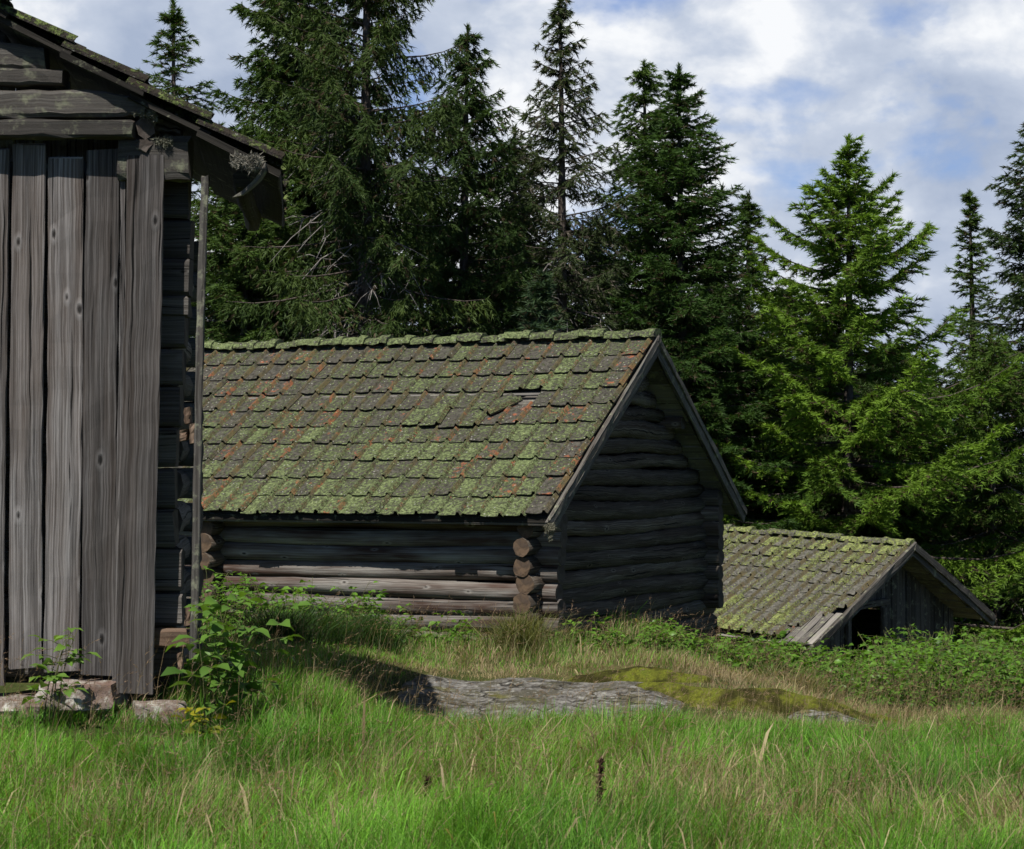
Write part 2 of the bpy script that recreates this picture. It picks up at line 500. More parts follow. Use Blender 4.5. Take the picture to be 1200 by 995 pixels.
# ------------------------------------------------------------------ pantile roofs
def tile_roof(rows, cols, W, E, O, along, cross, nrmv, skip=(), special=None, jit=1.0, mossy=lambda r, c: .5, roll_h=.038, sag=None, lift=.027):
    """roof of separate overlapping pantiles in one mesh. O eave corner, along = up the slope, cross = along the eave"""
    V = []; Fc = []; C = []
    prof = [(-.012, .0), (0, .010), (.006, roll_h * .75), (.019, roll_h), (.033, roll_h * .85), (.043, .010), (.054, 0), (W * .45, -.003), (W * .65, -.003), (W * .85, 0), (W + .010, .003)]
    ns = [0, .12, .5, .85, 1.0]
    tl = E + .075
    for r in range(rows):
        for c in range(cols):
            if (r, c) in skip: continue
            dx, dl, dh, rot, tw = (random.gauss(0, .005) * jit, random.gauss(0, .009) * jit, abs(random.gauss(0, .005)) * jit, random.gauss(0, .012) * jit, random.gauss(0, .02) * jit)
            t = random.random(); mo = mossy(r, c)
            if special and (r, c) in special:
                sx, sl, sh, srot = special[(r, c)][:4]
                dx += sx; dl += sl; dh += sh; rot += srot
                if len(special[(r, c)]) > 4: t, mo = special[(r, c)][4:6]
            b = len(V); n = len(prof); k = len(ns)
            sg = sag(r, c) if sag else 0
            for u in ns:
                l = u * tl
                base_h = lift * (1 - u) + dh + sg
                for (w, h) in prof:
                    w2 = w + dx - W / 2; l2 = l - tl / 2
                    ww = w2 * math.cos(rot) - l2 * math.sin(rot); ll = w2 * math.sin(rot) + l2 * math.cos(rot)
                    chip = random.gauss(0, .004) * jit if u == 0 else 0
                    q = O + cross * (c * W + W / 2 + ww) + along * (r * E + tl / 2 + ll + dl + chip) + nrmv * (base_h + h + tw * w2)
                    V.append(q); C.append((t, 1.0 if w < .05 else 0.0, mo))
            for i in range(k - 1):
                for j in range(n - 1):
                    Fc.append((b + i * n + j, b + i * n + j + 1, b + (i + 1) * n + j + 1, b + (i + 1) * n + j))
            # front lip and both flanks give the tile its thickness
            b2 = len(V)
            for j in range(n):
                V.append(V[b + j] - nrmv * .011 + along * .002); C.append((t, 0, 0.0))
            for j in range(n - 1): Fc.append((b + j + 1, b + j, b2 + j, b2 + j + 1))
            for e in (0, n - 1):
                b3 = len(V)
                for i in range(k): V.append(V[b + i * n + e] - nrmv * .017); C.append((t, 0, 0.0))
                for i in range(k - 1):
                    q = (b + i * n + e, b + (i + 1) * n + e, b3 + i + 1, b3 + i)
                    Fc.append(q if e == n - 1 else q[::-1])
    return np.array(V), Fc, np.array(C)


def tile_obj(name, data, mat, parent):
    V, Fc, C = data
    idx = np.array([i for f in Fc for i in f]); fn = np.array([len(f) for f in Fc])
    me = big_mesh(name, V - world_off(parent), fn, idx, [mat], C, smooth=True)
    try: me.set_sharp_from_angle(angle=R(50))
    except Exception: pass
    return link(bpy.data.objects.new(name, me), parent)


def ridge_obj(name, p0, p1, n, r, mat, parent, mo=.6):
    """row of half round ridge tiles, each with its own socket"""
    V = []; Fc = []; C = []
    ax = nrm(p1 - p0); sd = nrm(np.cross(ax, (0, 0, 1))); up = np.cross(sd, ax)
    L = np.linalg.norm(p1 - p0) / n
    for i in range(n):
        t = random.random(); m2 = mo + random.uniform(-.3, .3); k = random.uniform(.94, 1.06)
        dz = random.gauss(0, .008); tl = random.gauss(0, .012)
        rings = [(-.03, 1.22), (.06, 1.26), (.075, 1.0), (L * .5, .98), (L, .95)]
        b = len(V)
        for (s, rr) in rings:
            for j in range(9):
                a = math.pi * j / 8
                q = p0 + ax * (i * L + s) + sd * (math.cos(a) * r * rr * k * 1.15) + up * (math.sin(a) * r * rr * k * .9 + dz + tl * s / L + random.gauss(0, .007))
                V.append(q); C.append((t * .55, 0, m2 + .15))
        for a in range(len(rings) - 1):
            for j in range(8):
                Fc.append((b + a * 9 + j, b + a * 9 + j + 1, b + (a + 1) * 9 + j + 1, b + (a + 1) * 9 + j))
        Fc.append(tuple(b + j for j in range(8, -1, -1)))
    return tile_obj(name, (np.array(V), Fc, np.array(C)), mat, parent)


UP = np.array((0, 0, 1.0))

# ------------------------------------------------------------------ main cabin
def log_cabin():
    u = np.array((.438, .899, 0)); u = u / np.linalg.norm(u)       # along the gable, away
    v = np.array((-u[1], u[0], 0))                                 # along the front, away
    E0 = P(640, 607, 20.6)                                         # eave corner at the verge
    ridge = P(766, 396, 20.6 + .899 * 2.75)
    rise = ridge[2] - E0[2]; half = 2.75
    al = nrm(u * half + UP * rise); Ls = math.hypot(half, rise)
    nv = nrm(np.cross(al, v)); nv = nv if nv[2] > 0 else -nv
    pitch = rise / half
    C0 = E0 + u * .36 + v * .22; C0[2] = -.06                       # outer face near corner at the ground
    Wd, Lf = 4.72, 5.75
    root = thing('log_cabin', C0, 'weathered log cabin with a mossy red tile roof in the middle of the meadow', 'log cabin')

    def zroof(a):                                                  # underside of the roof over gable position a (from the wall corner)
        d = min(a + .36, 2 * half - (a + .36)); return E0[2] + d * pitch - .11

    crs = .172; rad = .095
    # front wall
    mb = MB()
    zt = zroof(0.1)
    n = int((zt + .02) / crs)
    ext = .17
    for i in range(-3, n + 1):
        z = .03 + i * crs
        e0 = ext + random.uniform(-.03, .05)
        p0 = C0 + u * .1 - v * e0; p1 = C0 + u * .1 + v * (Lf + ext)
        p0 = np.array((p0[0], p0[1], z)); p1 = np.array((p1[0], p1[1], z))
        mb.log(p0, p1, rad * random.uniform(.94, 1.05), seg=22, jit=.005, emi=1, rnd=random.random())
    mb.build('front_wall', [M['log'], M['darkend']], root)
    mb = MB()                                                      # stub ends of the partition wall
    for i in range(n + 1):
        z = -.055 + i * crs
        p0 = C0 - u * (.20 + random.uniform(-.03, .06)) + v * 3.83; p1 = C0 + u * .5 + v * 3.83; p0[2] = p1[2] = z
        mb.log(p0, p1, rad * random.uniform(.95, 1.12), seg=5, jit=.006, emi=1)
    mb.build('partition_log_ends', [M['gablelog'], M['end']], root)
    # gable wall (logs cross the front ones half a course up) with protruding ends
    mb = MB()
    for i in range(-4, 26):
        z = -.055 + i * crs
        if z > E0[2] + rise - .35: break
        a0, a1 = -.20 - random.uniform(-.03, .05), Wd + .18
        if z + .06 > zroof(-.15):
            lo = (z + .07 - zroof(-.36)) / pitch - .36
            a0 = max(a0, lo); a1 = min(a1, 2 * half - .72 - lo)
        if a1 - a0 < .2: break
        p0 = C0 + u * a0 + v * .10; p1 = C0 + u * a1 + v * .10
        p0[2] = p1[2] = z
        mb.log(p0, p1, rad * random.uniform(.86, 1.1), seg=34, jit=.010, wob=.017, emi=1, taper=random.uniform(.85, 1.1))
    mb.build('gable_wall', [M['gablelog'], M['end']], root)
    mb = MB()                                                      # far end wall and back wall
    for i in range(26):
        z = -.055 + i * crs
        if z > E0[2] + rise - .35: break
        a0, a1 = -.22 - random.uniform(-.03, .05), Wd + .18
        if z + .06 > zroof(-.15):
            lo = (z + .07 - zroof(-.36)) / pitch - .36
            a0 = max(a0, lo); a1 = min(a1, 2 * half - .72 - lo)
        if a1 - a0 < .2: break
        p0 = C0 + u * a0 + v * (Lf - .1); p1 = C0 + u * a1 + v * (Lf - .1)
        p0[2] = p1[2] = z
        mb.log(p0, p1, rad * random.uniform(.95, 1.15), seg=12, jit=.006, emi=1)
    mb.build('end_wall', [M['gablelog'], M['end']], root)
    mb = MB()
    for i in range(n + 1):
        z = .03 + i * crs
        p0 = C0 + u * (Wd - .1) - v * .16; p1 = C0 + u * (Wd - .1) + v * (Lf + .16)
        p0[2] = p1[2] = z
        mb.log(p0, p1, rad, seg=8)
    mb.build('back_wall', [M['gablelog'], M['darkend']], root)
    # roof, front slope
    W, rows = .232, 10
    E = Ls / rows * .985
    cols = 27
    O = E0.copy()
    skip = {(6, 5), (6, 4)}
    special = {(5, 6): (0, -.05, .02, .03), (5, 7): (.01, -.07, .02, -.05), (5, 8): (.02, -.05, .022, -.1),
               (5, 4): (0, 0, 0, .02, .99, 0.0), (5, 5): (0, -.02, 0, .0, .97, .0), (5, 9): (.01, -.02, .01, -.04)}
    for r in range(rows): special.setdefault((r, 0), (0, random.uniform(-.02, .02), .01, random.uniform(-.03, .03), random.choice((.3, .5, .8, .95)), random.choice((0, .2, .5))))
    mossy = lambda r, c: min(1, max(0, .12 + .5 * (1 - r / 10) + .30 * (1 - c / 22) + random.uniform(-.35, .35)))
    sag = lambda r, c: -.022 * math.sin(math.pi * min(1, c / 26)) * math.sin(math.pi * r / 10)
    front = tile_obj('front_roof_tiles', tile_roof(rows, cols, W, E, O, al, v, nv, skip, special, 1.25, mossy, sag=sag), M['tile'], root)
    # the slipped tile lying askew over the hole
    def loc_t(r, c): return O + al * (r * E) + v * (c * W)
    V, Fc, C = tile_roof(1, 1, W, E, loc_t(5.42, 5.75), nrm(al + v * -.8), nrm(v + al * .8), nv, special={(0, 0): (0, 0, .022, .0, .45, .6)})
    sl = tile_obj('slipped_tile', (V, Fc, C), M['tile'], front)
    sl['label'] = 'mossy roof tile slipped askew below a hole in the roof'
    # back slope
    al2 = nrm(-u * half + UP * rise); nv2 = nrm(np.cross(v, al2)); nv2 = nv2 if nv2[2] > 0 else -nv2
    Eb = E0 + u * (2 * half)
    tile_obj('back_roof_tiles', tile_roof(rows, cols, W, E, Eb + v * 0, al2, v, nv2, (), None, 1.2, lambda r, c: .3), M['tile'], root)
    rp = E0 + u * half + UP * (rise + .012)
    ridge_obj('ridge_tiles', rp - v * .02, rp + v * (cols * W + .02), 21, .088, M['tile'], root, .8)
    # sarking boards and battens under the tiles
    mb = MB()
    L = cols * W
    for (A, a_, n_) in ((E0, al, nv), (Eb, al2, nv2)):
        k = 14
        for i in range(k):
            q = A + a_ * (Ls * (i + .5) / k) - n_ * .085
            mb.board(q + v * .03, q + v * (L - .03), a_ * (Ls / k / 2 - .006), n_ * .012, seg=6)
    sark = mb.build('sarking_boards', M['barge'], root)
    mb = MB()
    for r in range(1, rows):
        q = E0 + al * (r * E + E + (-.035 if r == 6 else .03)) - nv * (.022 if r == 6 else .068)
        mb.board(q + v * .05, q + v * (L - .05), al * .018, nv * .012, seg=6)
    mb.build('tile_battens', M['barge'], sark)
    # barge boards
    for (A, a_, n_, nm) in ((E0, al, nv, 0), (Eb, al2, nv2, 1)):
        mb = MB()
        p0 = A - a_ * .07 - v * .035 - n_ * .075; p1 = A + a_ * (Ls + .03) - v * .035 - n_ * .075
        mb.board(p0, p1, n_ * .075, v * .016, seg=16, jit=.006, wob=.008)
        p0 = A - a_ * .05 - v * .06 - n_ * .02; p1 = A + a_ * (Ls + .02) - v * .06 - n_ * .02
        mb.board(p0, p1, n_ * .035, v * .010, seg=16, jit=.007, wob=.008)
        mb.build('bargeboard', M['verge'], root)
    # purlins and wall plates sticking out under the verge
    mb = MB()
    for a, dz in ((.1, 0), (1.3, 0), (half - .36, -.03), (Wd - 1.3, 0), (Wd - .1, 0)):
        z = zroof(a) - .09 + dz
        p0 = C0 + u * a - v * .16; p1 = C0 + u * a + v * (Lf + .25); p0[2] = p1[2] = z
        mb.log(p0, p1, .075, seg=6, n=10, emi=1)
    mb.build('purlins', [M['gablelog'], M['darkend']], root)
    # eave board
    mb = MB()
    q = E0 - nv * .05 + al * .03
    mb.board(q + v * .02, q + v * L, UP * .03, u * .012, seg=12, jit=.004, wob=.006)
    mb.build('eave_board', M['rot'], root)
    # mossy lump at the low end of the verge
    tuft('lichen_tuft', [E0 - al * .05 - v * .06 - UP * .04 + np.array((random.gauss(0, .02), random.gauss(0, .02), -abs(random.gauss(0, .05)))) for _ in range(40)], .035, root, (.20, .19, .14))
    return root


def tuft(name, centres, size, parent, colr, n=28):
    """bushy tuft of lichen: many short crossing blades"""
    c = np.array(centres); N = len(c) * n
    base = np.repeat(c, n, 0) + rng.normal(0, size * .3, (N, 3))
    d = nrms(rng.normal(0, 1, (N, 3)) + np.array((0, -.4, .25)))
    w = nrms(np.cross(d, rng.normal(0, 1, (N, 3)))) * size * .10
    L = size * rng.uniform(.5, 1.2, (N, 1))
    V = np.stack([base - w, base + w, base + d * L], 1).reshape(-1, 3)
    cc = np.repeat(np.array(colr) * rng.uniform(.5, 1.4, (N, 1)), 3, 0)
    me = big_mesh(name, V - world_off(parent), np.full(N, 3), np.arange(3 * N), [M['lichen']], cc)
    return link(bpy.data.objects.new(name, me), parent)


log_cabin()


# ------------------------------------------------------------------ low cabin to the right
def low_cabin():
    th = R(50)
    u = np.array((math.cos(th), math.sin(th), 0)); v0 = np.array((-u[1], u[0], 0))
    v = nrm(v0 + UP * .055)
    E0 = P(955, 752, 28.0); half = 2.52
    A = P(1066, 640, 28 + u[1] * half)
    rise = A[2] - E0[2]
    Ls = math.hypot(half, rise); al = nrm(u * half + UP * rise); nv = nrm(np.cross(al, v)); nv = nv if nv[2] > 0 else -nv
    L = 4.6
    base = E0 + u * .4 + v0 * .35; base[2] = float(ground_z(base[0], base[1]))
    root = thing('low_shed', base, 'low sunken shed with a yellow lichened tile roof behind the raspberry thicket', 'shed')
    W, rows = .19, 9; E = Ls / rows * .985; cols = int(L / W)
    skip = {(0, 0), (0, 1), (0, 2), (1, 0), (1, 1), (2, 0)}
    mossy = lambda r, c: min(1, max(0, .45 + .25 * math.sin(r * .8 + 1) + random.uniform(-.5, .5)))
    left = tile_obj('left_roof_tiles', tile_roof(rows, cols, W, E, E0, al, v, nv, skip, {(0, 3): (0, 0, 0, .1, 1.0, 0), (1, 2): (0, -.03, .01, .06, .9, .3)}, 1.6, mossy, roll_h=.055, lift=.02,
             sag=lambda r, c: -.05 * math.sin(math.pi * c / cols) * math.sin(math.pi * r / rows)), M['tile_far'], root)
    loose = tile_roof(1, 1, W, E, E0 + al * .10 + v * .42, nrm(al + v * .2), nrm(v - al * .2), nv, special={(0, 0): (0, 0, -.02, .0, 1.0, 0.0)})
    tile_obj('loose_tile', loose, M['tile_far'], left)['label'] = 'bare orange tile left at the broken corner of the roof'
    w2 = half * 2 - .3
    rise2 = rise
    al2 = nrm(-u * (w2 - half) + UP * (rise2 - .12)); Eb = E0 + u * w2 + UP * .12
    L2 = math.hypot(w2 - half, rise2 - .12); nv2 = nrm(np.cross(v, al2)); nv2 = nv2 if nv2[2] > 0 else -nv2
    tile_obj('right_roof_tiles', tile_roof(rows, cols, W, L2 / rows * .985, Eb, al2, v, nv2, (), None, 1.6, mossy, roll_h=.055, lift=.02), M['tile_far'], root)
    rp = E0 + u * half + UP * (rise + .01)
    ridge_obj('ridge_tiles', rp + v * .0, rp + v * (cols * W), 12, .07, M['tile_far'], root, .5)
    mb = MB()
    for (A_, a_, n_, ls) in ((E0, al, nv, Ls), (Eb, al2, nv2, L2)):
        k = 10
        for i in range(k):
            q = A_ + a_ * (ls * (i + .5) / k) - n_ * .10
            mb.board(q + v * random.uniform(-.02, .06), q + v * (L - .03), a_ * (ls / k / 2 - .008), n_ * .014, seg=6, jit=.006)
    mb.build('sarking_boards', M['barge'], root)
    mb = MB()                                                       # grey slats bared at the broken corner
    for k in range(4):
        q = E0 + v * (.03 + k * .12) + nv * .012
        mb.board(q - al * random.uniform(.05, .2), q + al * random.uniform(.5, .75), v * .05, nv * .011, seg=5, jit=.006)
    mb.build('bare_roof_slats', M['barge'], root)
    for (A_, a_, n_, ls) in ((E0, al, nv, Ls), (Eb, al2, nv2, L2)):
        mb = MB()
        mb.board(A_ - a_ * .22 - v * .03 - n_ * .05, A_ + a_ * (ls + .02) - v * .03 - n_ * .05, n_ * .075, v * .02, seg=14, jit=.008, wob=.01)
        mb.board(A_ - a_ * .12 - v * .07 + n_ * .0, A_ + a_ * (ls + .03) - v * .07 + n_ * .0, n_ * .05, v * .016, seg=14, jit=.008, wob=.012)
        mb.build('bargeboard', M['verge'], root)
    # board gable with a low door opening
    g0 = E0 + u * .3 + v0 * .38
    mb = MB(); W_ = w2 - .6
    zb = base[2] - .25
    k = int(W_ / .135)
    for i in range(k):
        a = (i + .5) * W_ / k
        d = min(a + .3, w2 - a - .3)
        top = E0[2] + d * (rise / half) - .05 + (.08 if a > half else 0)
        bot = zb
        if 1.15 < a < 2.05: bot = E0[2] + .33
        if top - bot < .1: continue
        q = g0 + u * a + v0 * random.uniform(0, .025)
        mb.board((q[0], q[1], bot), (q[0], q[1], top), u * (W_ / k / 2 - .006), v0 * .012, seg=5, jit=.004)
    gab = mb.build('gable_boards', M['old'], root)
    mb = MB()
    q0 = g0 + u * 1.0 - v0 * .03; q1 = g0 + u * 2.2 - v0 * .03
    q0[2] = E0[2] + .34; q1[2] = E0[2] + .40
    mb.board(q0, q1, UP * .045, v0 * .03, seg=6)
    mb.build('door_lintel', M['old'], gab)
    for a in (1.12, 2.08):
        mb = MB()
        q = g0 + u * a - v0 * .03; mb.board((q[0], q[1], zb), (q[0], q[1], E0[2] + .31), u * .045, v0 * .03, seg=5)
        mb.build('door_post', M['old'], gab)
    mb = MB()                                                       # boards of the rear gable
    gb = E0 + u * .3 + v0 * (L - .6)
    for i in range(k):
        a = (i + .5) * W_ / k
        d = min(a + .3, w2 - a - .3); top = E0[2] + .2 + d * (rise / half) - .05
        q = gb + u * a
        mb.board((q[0], q[1], zb), (q[0], q[1], top), u * (W_ / k / 2 + .002), v0 * .012, seg=4, jit=.002)
    mb.build('rear_gable_boards', M['old'], root)
    # side walls of stacked logs, dark inside
    mb = MB()
    for i in range(10):
        z = zb + .1 + i * .17
        for a in (.38, w2 - .38):
            if z > E0[2] - .0: continue
            p0 = E0 + u * a + v0 * .5; p1 = E0 + u * a + v0 * (L - .3); p0[2] = z; p1[2] = z + .15
            mb.log(p0, p1, .095, seg=6, n=10)
        p0 = E0 + u * .2 + v0 * (L - .35); p1 = E0 + u * (w2 - .2) + v0 * (L - .35); p0[2] = p1[2] = z
        mb.log(p0, p1, .095, seg=6, n=10)
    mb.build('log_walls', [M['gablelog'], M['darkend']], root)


low_cabin()


# ------------------------------------------------------------------ boarded shed at the left
def boarded_shed():
    D = 12.0
    root = thing('boarded_shed', P(95, 812, 12.3), 'tall grey shed clad in wide vertical boards under a ragged stepped roof', 'shed')
    LB = lambda x, y, dy=0.0: P(x, y, D + dy)
    yax = np.array((0, 1., 0))
    # boards
    mb = MB()
    for (x0, x1, yt, X0, X1, yb, dy) in ((-95, -44, 174, -100, -50, 800, .02), (-42, 10, 176, -48, 7, 805, 0), (15, 53, 170, 10, 49, 782, .0),
                                         (57, 98, 184, 53, 94, 786, .014), (102, 141, 176, 97, 132, 790, .006), (149, 192, 182, 139, 178, 812, -.05),
                                         (142.5, 148, 176, 133.5, 138, 800, .0)):
        t = (LB(x0, yt, dy) + LB(x1, yt, dy)) / 2; b = (LB(X0, yb, dy) + LB(X1, yb, dy)) / 2
        w = (LB(x1, yt, dy) - LB(x0, yt, dy)) / 2
        mb.board(b, t, w, yax * .014, seg=22, jit=.0035, wob=.004, capjit=.012)
    mb.build('wall_boards', M['board'], root)
    # beams over the boards
    def beam(pts, hh, dy, th=.07, mat='beam', nm='gable_beam', jit=.006):
        mb = MB()
        Pp = [LB(x, y, dy) for x, y in pts]
        # resample the axis
        q = []
        for i in range(len(Pp) - 1):
            for k in range(6): q.append(Pp[i] + (Pp[i + 1] - Pp[i]) * k / 6)
        q.append(Pp[-1])
        m = len(q)
        H = np.interp(np.linspace(0, 1, m), np.linspace(0, 1, len(hh)), hh) / 208.3
        prof = [(-th, -.7), (-th * .75, -1), (th * .75, -1), (th, -.7), (th, .7), (th * .7, 1), (-th * .7, 1), (-th, .7)]
        mb.sweep(q, yax, UP, prof, jit=jit, scale=[(1, h) for h in H], emi=1, capjit=.012)
        return mb.build(nm, [M[mat], M['darkend']], root)
    mb = MB()                                                      # inner boards close the gaps
    for i in range(9):
        a, b = LB(-95 + i * 32, 800, .36), LB(-95 + i * 32, 140, .36)
        mb.board(a, b, np.array((.08, 0, 0)), yax * .01, seg=4)
    mb.build('inner_boards', M['old'], root)
    beam([(-120, 66), (0, 66), (55, 71)], [16, 16, 12], -.01)
    beam([(-120, 91), (0, 91), (78, 92)], [9.5, 9.5, 9.5], -.035)
    beam([(-120, 124), (0, 124), (120, 123), (172, 127)], [16, 16, 16, 9], -.05)
    beam([(-120, 152), (0, 152), (157, 152)], [10.5, 10.5, 10.5], -.075)
    # log wall behind the boards; ragged sawn ends show past the corner
    mb = MB()
    rows = [(212, 258, 222), (258, 304, 225), (304, 348, 225), (348, 372, 222), (366, 408, 219), (410, 452, 215), (453, 500, 213), (501, 548, 208), (549, 596, 207),
            (597, 641, 206), (642, 692, 214), (695, 733, 216), (757, 792, 214)]
    for (y0, y1, xr) in rows:
        dy = .24 + random.uniform(-.012, .012); th = .075
        a = LB(-110, (y0 + y1) / 2, dy); b = LB(xr, (y0 + y1) / 2, dy)
        hh = (y1 - y0) / 2 / 208.3
        q = [a + (b - a) * k / 10 for k in range(11)]
        c = hh * .2
        prof = [(-th, -hh + c), (-th + .02, -hh), (th - .02, -hh), (th, -hh + c), (th, hh - c), (th - .02, hh), (-th + .02, hh), (-th, hh - c)]
        mb.sweep(q, yax, UP, prof, jit=.004, emi=1, capjit=.01)
    mb.build('log_wall', [M['shed_log'], M['darkend']], root)
    beam([(140, 187), (224, 187)], [26, 25], .02, th=.08)
    beam([(150, 748), (226, 748)], [11, 11], .06, th=.07, mat='brownwood', nm='sill_log')
    # rough stub ends at the corner
    mb = MB()
    for (x, y, r) in ((168, 152, .055), (166, 172, .04)):
        mb.log(LB(x, y, -.08), LB(x - 6, y, .3), r, seg=6, n=9, jit=.012)
    mb.board(LB(183, 146, .1), LB(213, 152, .1), UP * .035, yax * .05, seg=4, jit=.008, emi=1)
    mb.board(LB(186, 152, .14), LB(214, 172, .14), UP * .03, yax * .03, seg=4, jit=.008, emi=1)
    mb.build('corner_stubs', [M['beam'], M['darkend']], root)
    # side wall going back
    mb = MB()
    bx = LB(213, 500)[0]
    for i in range(13):
        z = .42 + i * .215
        mb.log((bx - .16, D + .34, z), (bx - .36, D + 2.2, z), .10, seg=6, n=10)
    mb.build('side_wall', [M['shed_log'], M['darkend']], root)
    mb = MB()
    for i in range(13):
        z = .42 + i * .215
        mb.log((bx - .2, D + 2.1, z), (bx - 4, D + 2.1, z), .10, seg=6, n=10)
    mb.build('back_wall', [M['shed_log'], M['darkend']], root)
    # leaning batten and its wooden brackets
    mb = MB()
    p0, p1 = LB(225, 775, -.07), LB(241, 207, -.07)
    mb.board(p0, p1, np.array((.021, 0, 0)), yax * .016, seg=24, jit=.003, wob=.006, capjit=.01)
    mb.build('corner_batten', M['beam'], root)
    for (x, y, w, h) in ((221, 487, .016, .045), (216, 510, .02, .03), (227, 508, .016, .055), (221, 722, .018, .05), (212, 775, .012, .05)):
        mb = MB()
        q = LB(x, y, .0); mb.board(q - UP * h, q + UP * h, np.array((w, 0, .004)), yax * .05, seg=4, jit=.006, emi=None)
        mb.build('bracket', M['brownwood'], root)
    # roof
    yd = nrm(np.array((-.1, 1, 0)))
    A = P(324, 201, D - .17); B = P(0, 14, D - .17)
    along = nrm(B - A); nv = nrm(np.cross(along, yd)); nv = nv if nv[2] > 0 else -nv
    E = .44; W = .23; rows, cols = 8, 11
    sp = {}
    for r in range(rows): sp[(r, 0)] = (random.uniform(-.04, .02), random.uniform(-.03, .03), .015, random.uniform(-.02, .02), random.random(), random.random())
    tile_obj('roof_tiles', tile_roof(rows, cols, W, E, A, along, yd, nv, (), sp, 1.6, lambda r, c: random.uniform(.2, .9), lift=.06, roll_h=.03), M['tile_shed'], root)
    # roof boards below the tiles, laid in steps
    mb = MB()
    for r in range(rows):
        p0 = A + along * (r * E - .02 + random.uniform(-.02, .02)) - nv * random.uniform(.0, .012); p1 = A + along * ((r + 1) * E + .05) - nv * .036
        ax = nrm(p1 - p0); n2 = nrm(np.cross(ax, yd)); n2 = n2 if n2[2] > 0 else -n2
        st = random.uniform(-.05, .06)
        for k in range(1):
            mid = (p0 + p1) / 2 + yd * st
            mb.board(mid, mid + yd * 2.5, (p1 - p0) / 2, n2 * .016, seg=8, jit=.006, capjit=.01)
    mb.build('roof_boards', M['rot'], root)
    mb = MB()
    for f in (0.15, .95, 1.75, 2.5, 3.2):
        q = A + along * f - nv * .115
        mb.log(q + yd * .22, q + yd * 2.4, .055, seg=5, n=9, jit=.008)
    mb.build('purlins', [M['rot'], M['rot']], root)
    # inner gable fill above the beams, further back, keeps the loft dark
    mb = MB()
    for i in range(16):
        x = -100 + i * 21.5
        a = LB(x, 190, .35); topz = (A + along * ((a[0] - A[0]) / along[0]))[2] - .16
        if topz - a[2] > .05: mb.board(a, (a[0], a[1], topz), np.array((.05, 0, 0)), yax * .012, seg=4)
    mb.build('loft_boards', M['old'], root)
    # dangling bark and lichen at the eave
    mb = MB()
    pts = [P(x, y, D - .2) for x, y in ((312, 196), (306, 206), (297, 217), (285, 226), (272, 232))]
    mb.sweep(pts, yax, UP, [(-.03, -.012), (.03, -.016), (.03, .012), (-.03, .016)], jit=.006, scale=[1.3, 1.2, 1, .8, .3])
    mb.build('bark_strip', M['beam'], root)
    cs = [P(random.uniform(274, 304), random.uniform(182, 198), D - .3 + random.uniform(-.03, .03)) for _ in range(26)]
    tuft('lichen_tuft', cs, .030, root, (.20, .19, .16), 60)
    cs = [P(random.uniform(158, 184), 132 + random.gauss(0, 4), D - .11) for _ in range(14)] + [P(random.uniform(183, 203), 166 + random.gauss(0, 3), D - .07) for _ in range(12)]
    tuft('lichen_tuft', cs[:14], .028, root, (.17, .17, .13))
    tuft('lichen_tuft', cs[14:], .028, root, (.17, .17, .13))


boarded_shed()


# ------------------------------------------------------------------ stones and rock
def stone(px, py, Y, w, d, h, label, seed, mat='stone', rot=0.0, group=None, sink=.05):
    c = P(px, py, Y)
    g = np.array((c[0], c[1], c[2]))
    r = random.Random(seed)
    n = 5
    V = []; idx = {}
    Fc = []
    import itertools
    def add(p):
        k = tuple(np.round(p, 4))
        if k not in idx:
            idx[k] = len(V); V.append(np.array(p, float))
        return idx[k]
    for axx in range(3):
        for sg in (-1, 1):
            for i in range(n):
                for j in range(n):
                    q = []
                    for (a, b) in ((i, j), (i + 1, j), (i + 1, j + 1), (i, j + 1)):
                        p = [0, 0, 0]; p[axx] = sg; p[(axx + 1) % 3] = -1 + 2 * a / n; p[(axx + 2) % 3] = -1 + 2 * b / n
                        q.append(add(p))
                    Fc.append(q if sg > 0 else q[::-1])
    out = []
    for p in V:
        l = np.linalg.norm(p); q = p * (.72 + .28 / l * 1.25)
        nz = mnoise.noise(Vector(p * 1.3) + Vector((seed * 3.1, 0, 0))) * .22 + mnoise.noise(Vector(p * 4) + Vector((seed, 5, 0))) * .06
        q = q * (1 + nz)
        q = q * np.array((w / 2, d / 2, h / 2))
        x, y = q[0] * math.cos(rot) - q[1] * math.sin(rot), q[0] * math.sin(rot) + q[1] * math.cos(rot)
        out.append((x, y, q[2] + h / 2 - sink))
    me = bpy.data.meshes.new('foundation_stone'); me.from_pydata(out, [], Fc); me.materials.append(M[mat]); me.update()
    me.polygons.foreach_set('use_smooth', np.ones(len(me.polygons), dtype=bool))
    try: me.set_sharp_from_angle(angle=R(35))
    except Exception: pass
    o = link(bpy.data.objects.new('foundation_stone', me)); o.location = g
    return tag(o, label, 'stone', group)


stone(98, 822, 12.02, .42, .5, .17, 'pale lichened flat stone under the grey wall boards', 3, group='stones under the boarded shed')
stone(20, 832, 12.0, .36, .5, .12, 'low dark stone half sunk under the outermost wall boards', 5, group='stones under the boarded shed')
stone(188, 852, 11.9, .28, .3, .19, 'reddish block of stone at the corner below the leaning batten', 8, rot=.2, group='stones under the boarded shed')


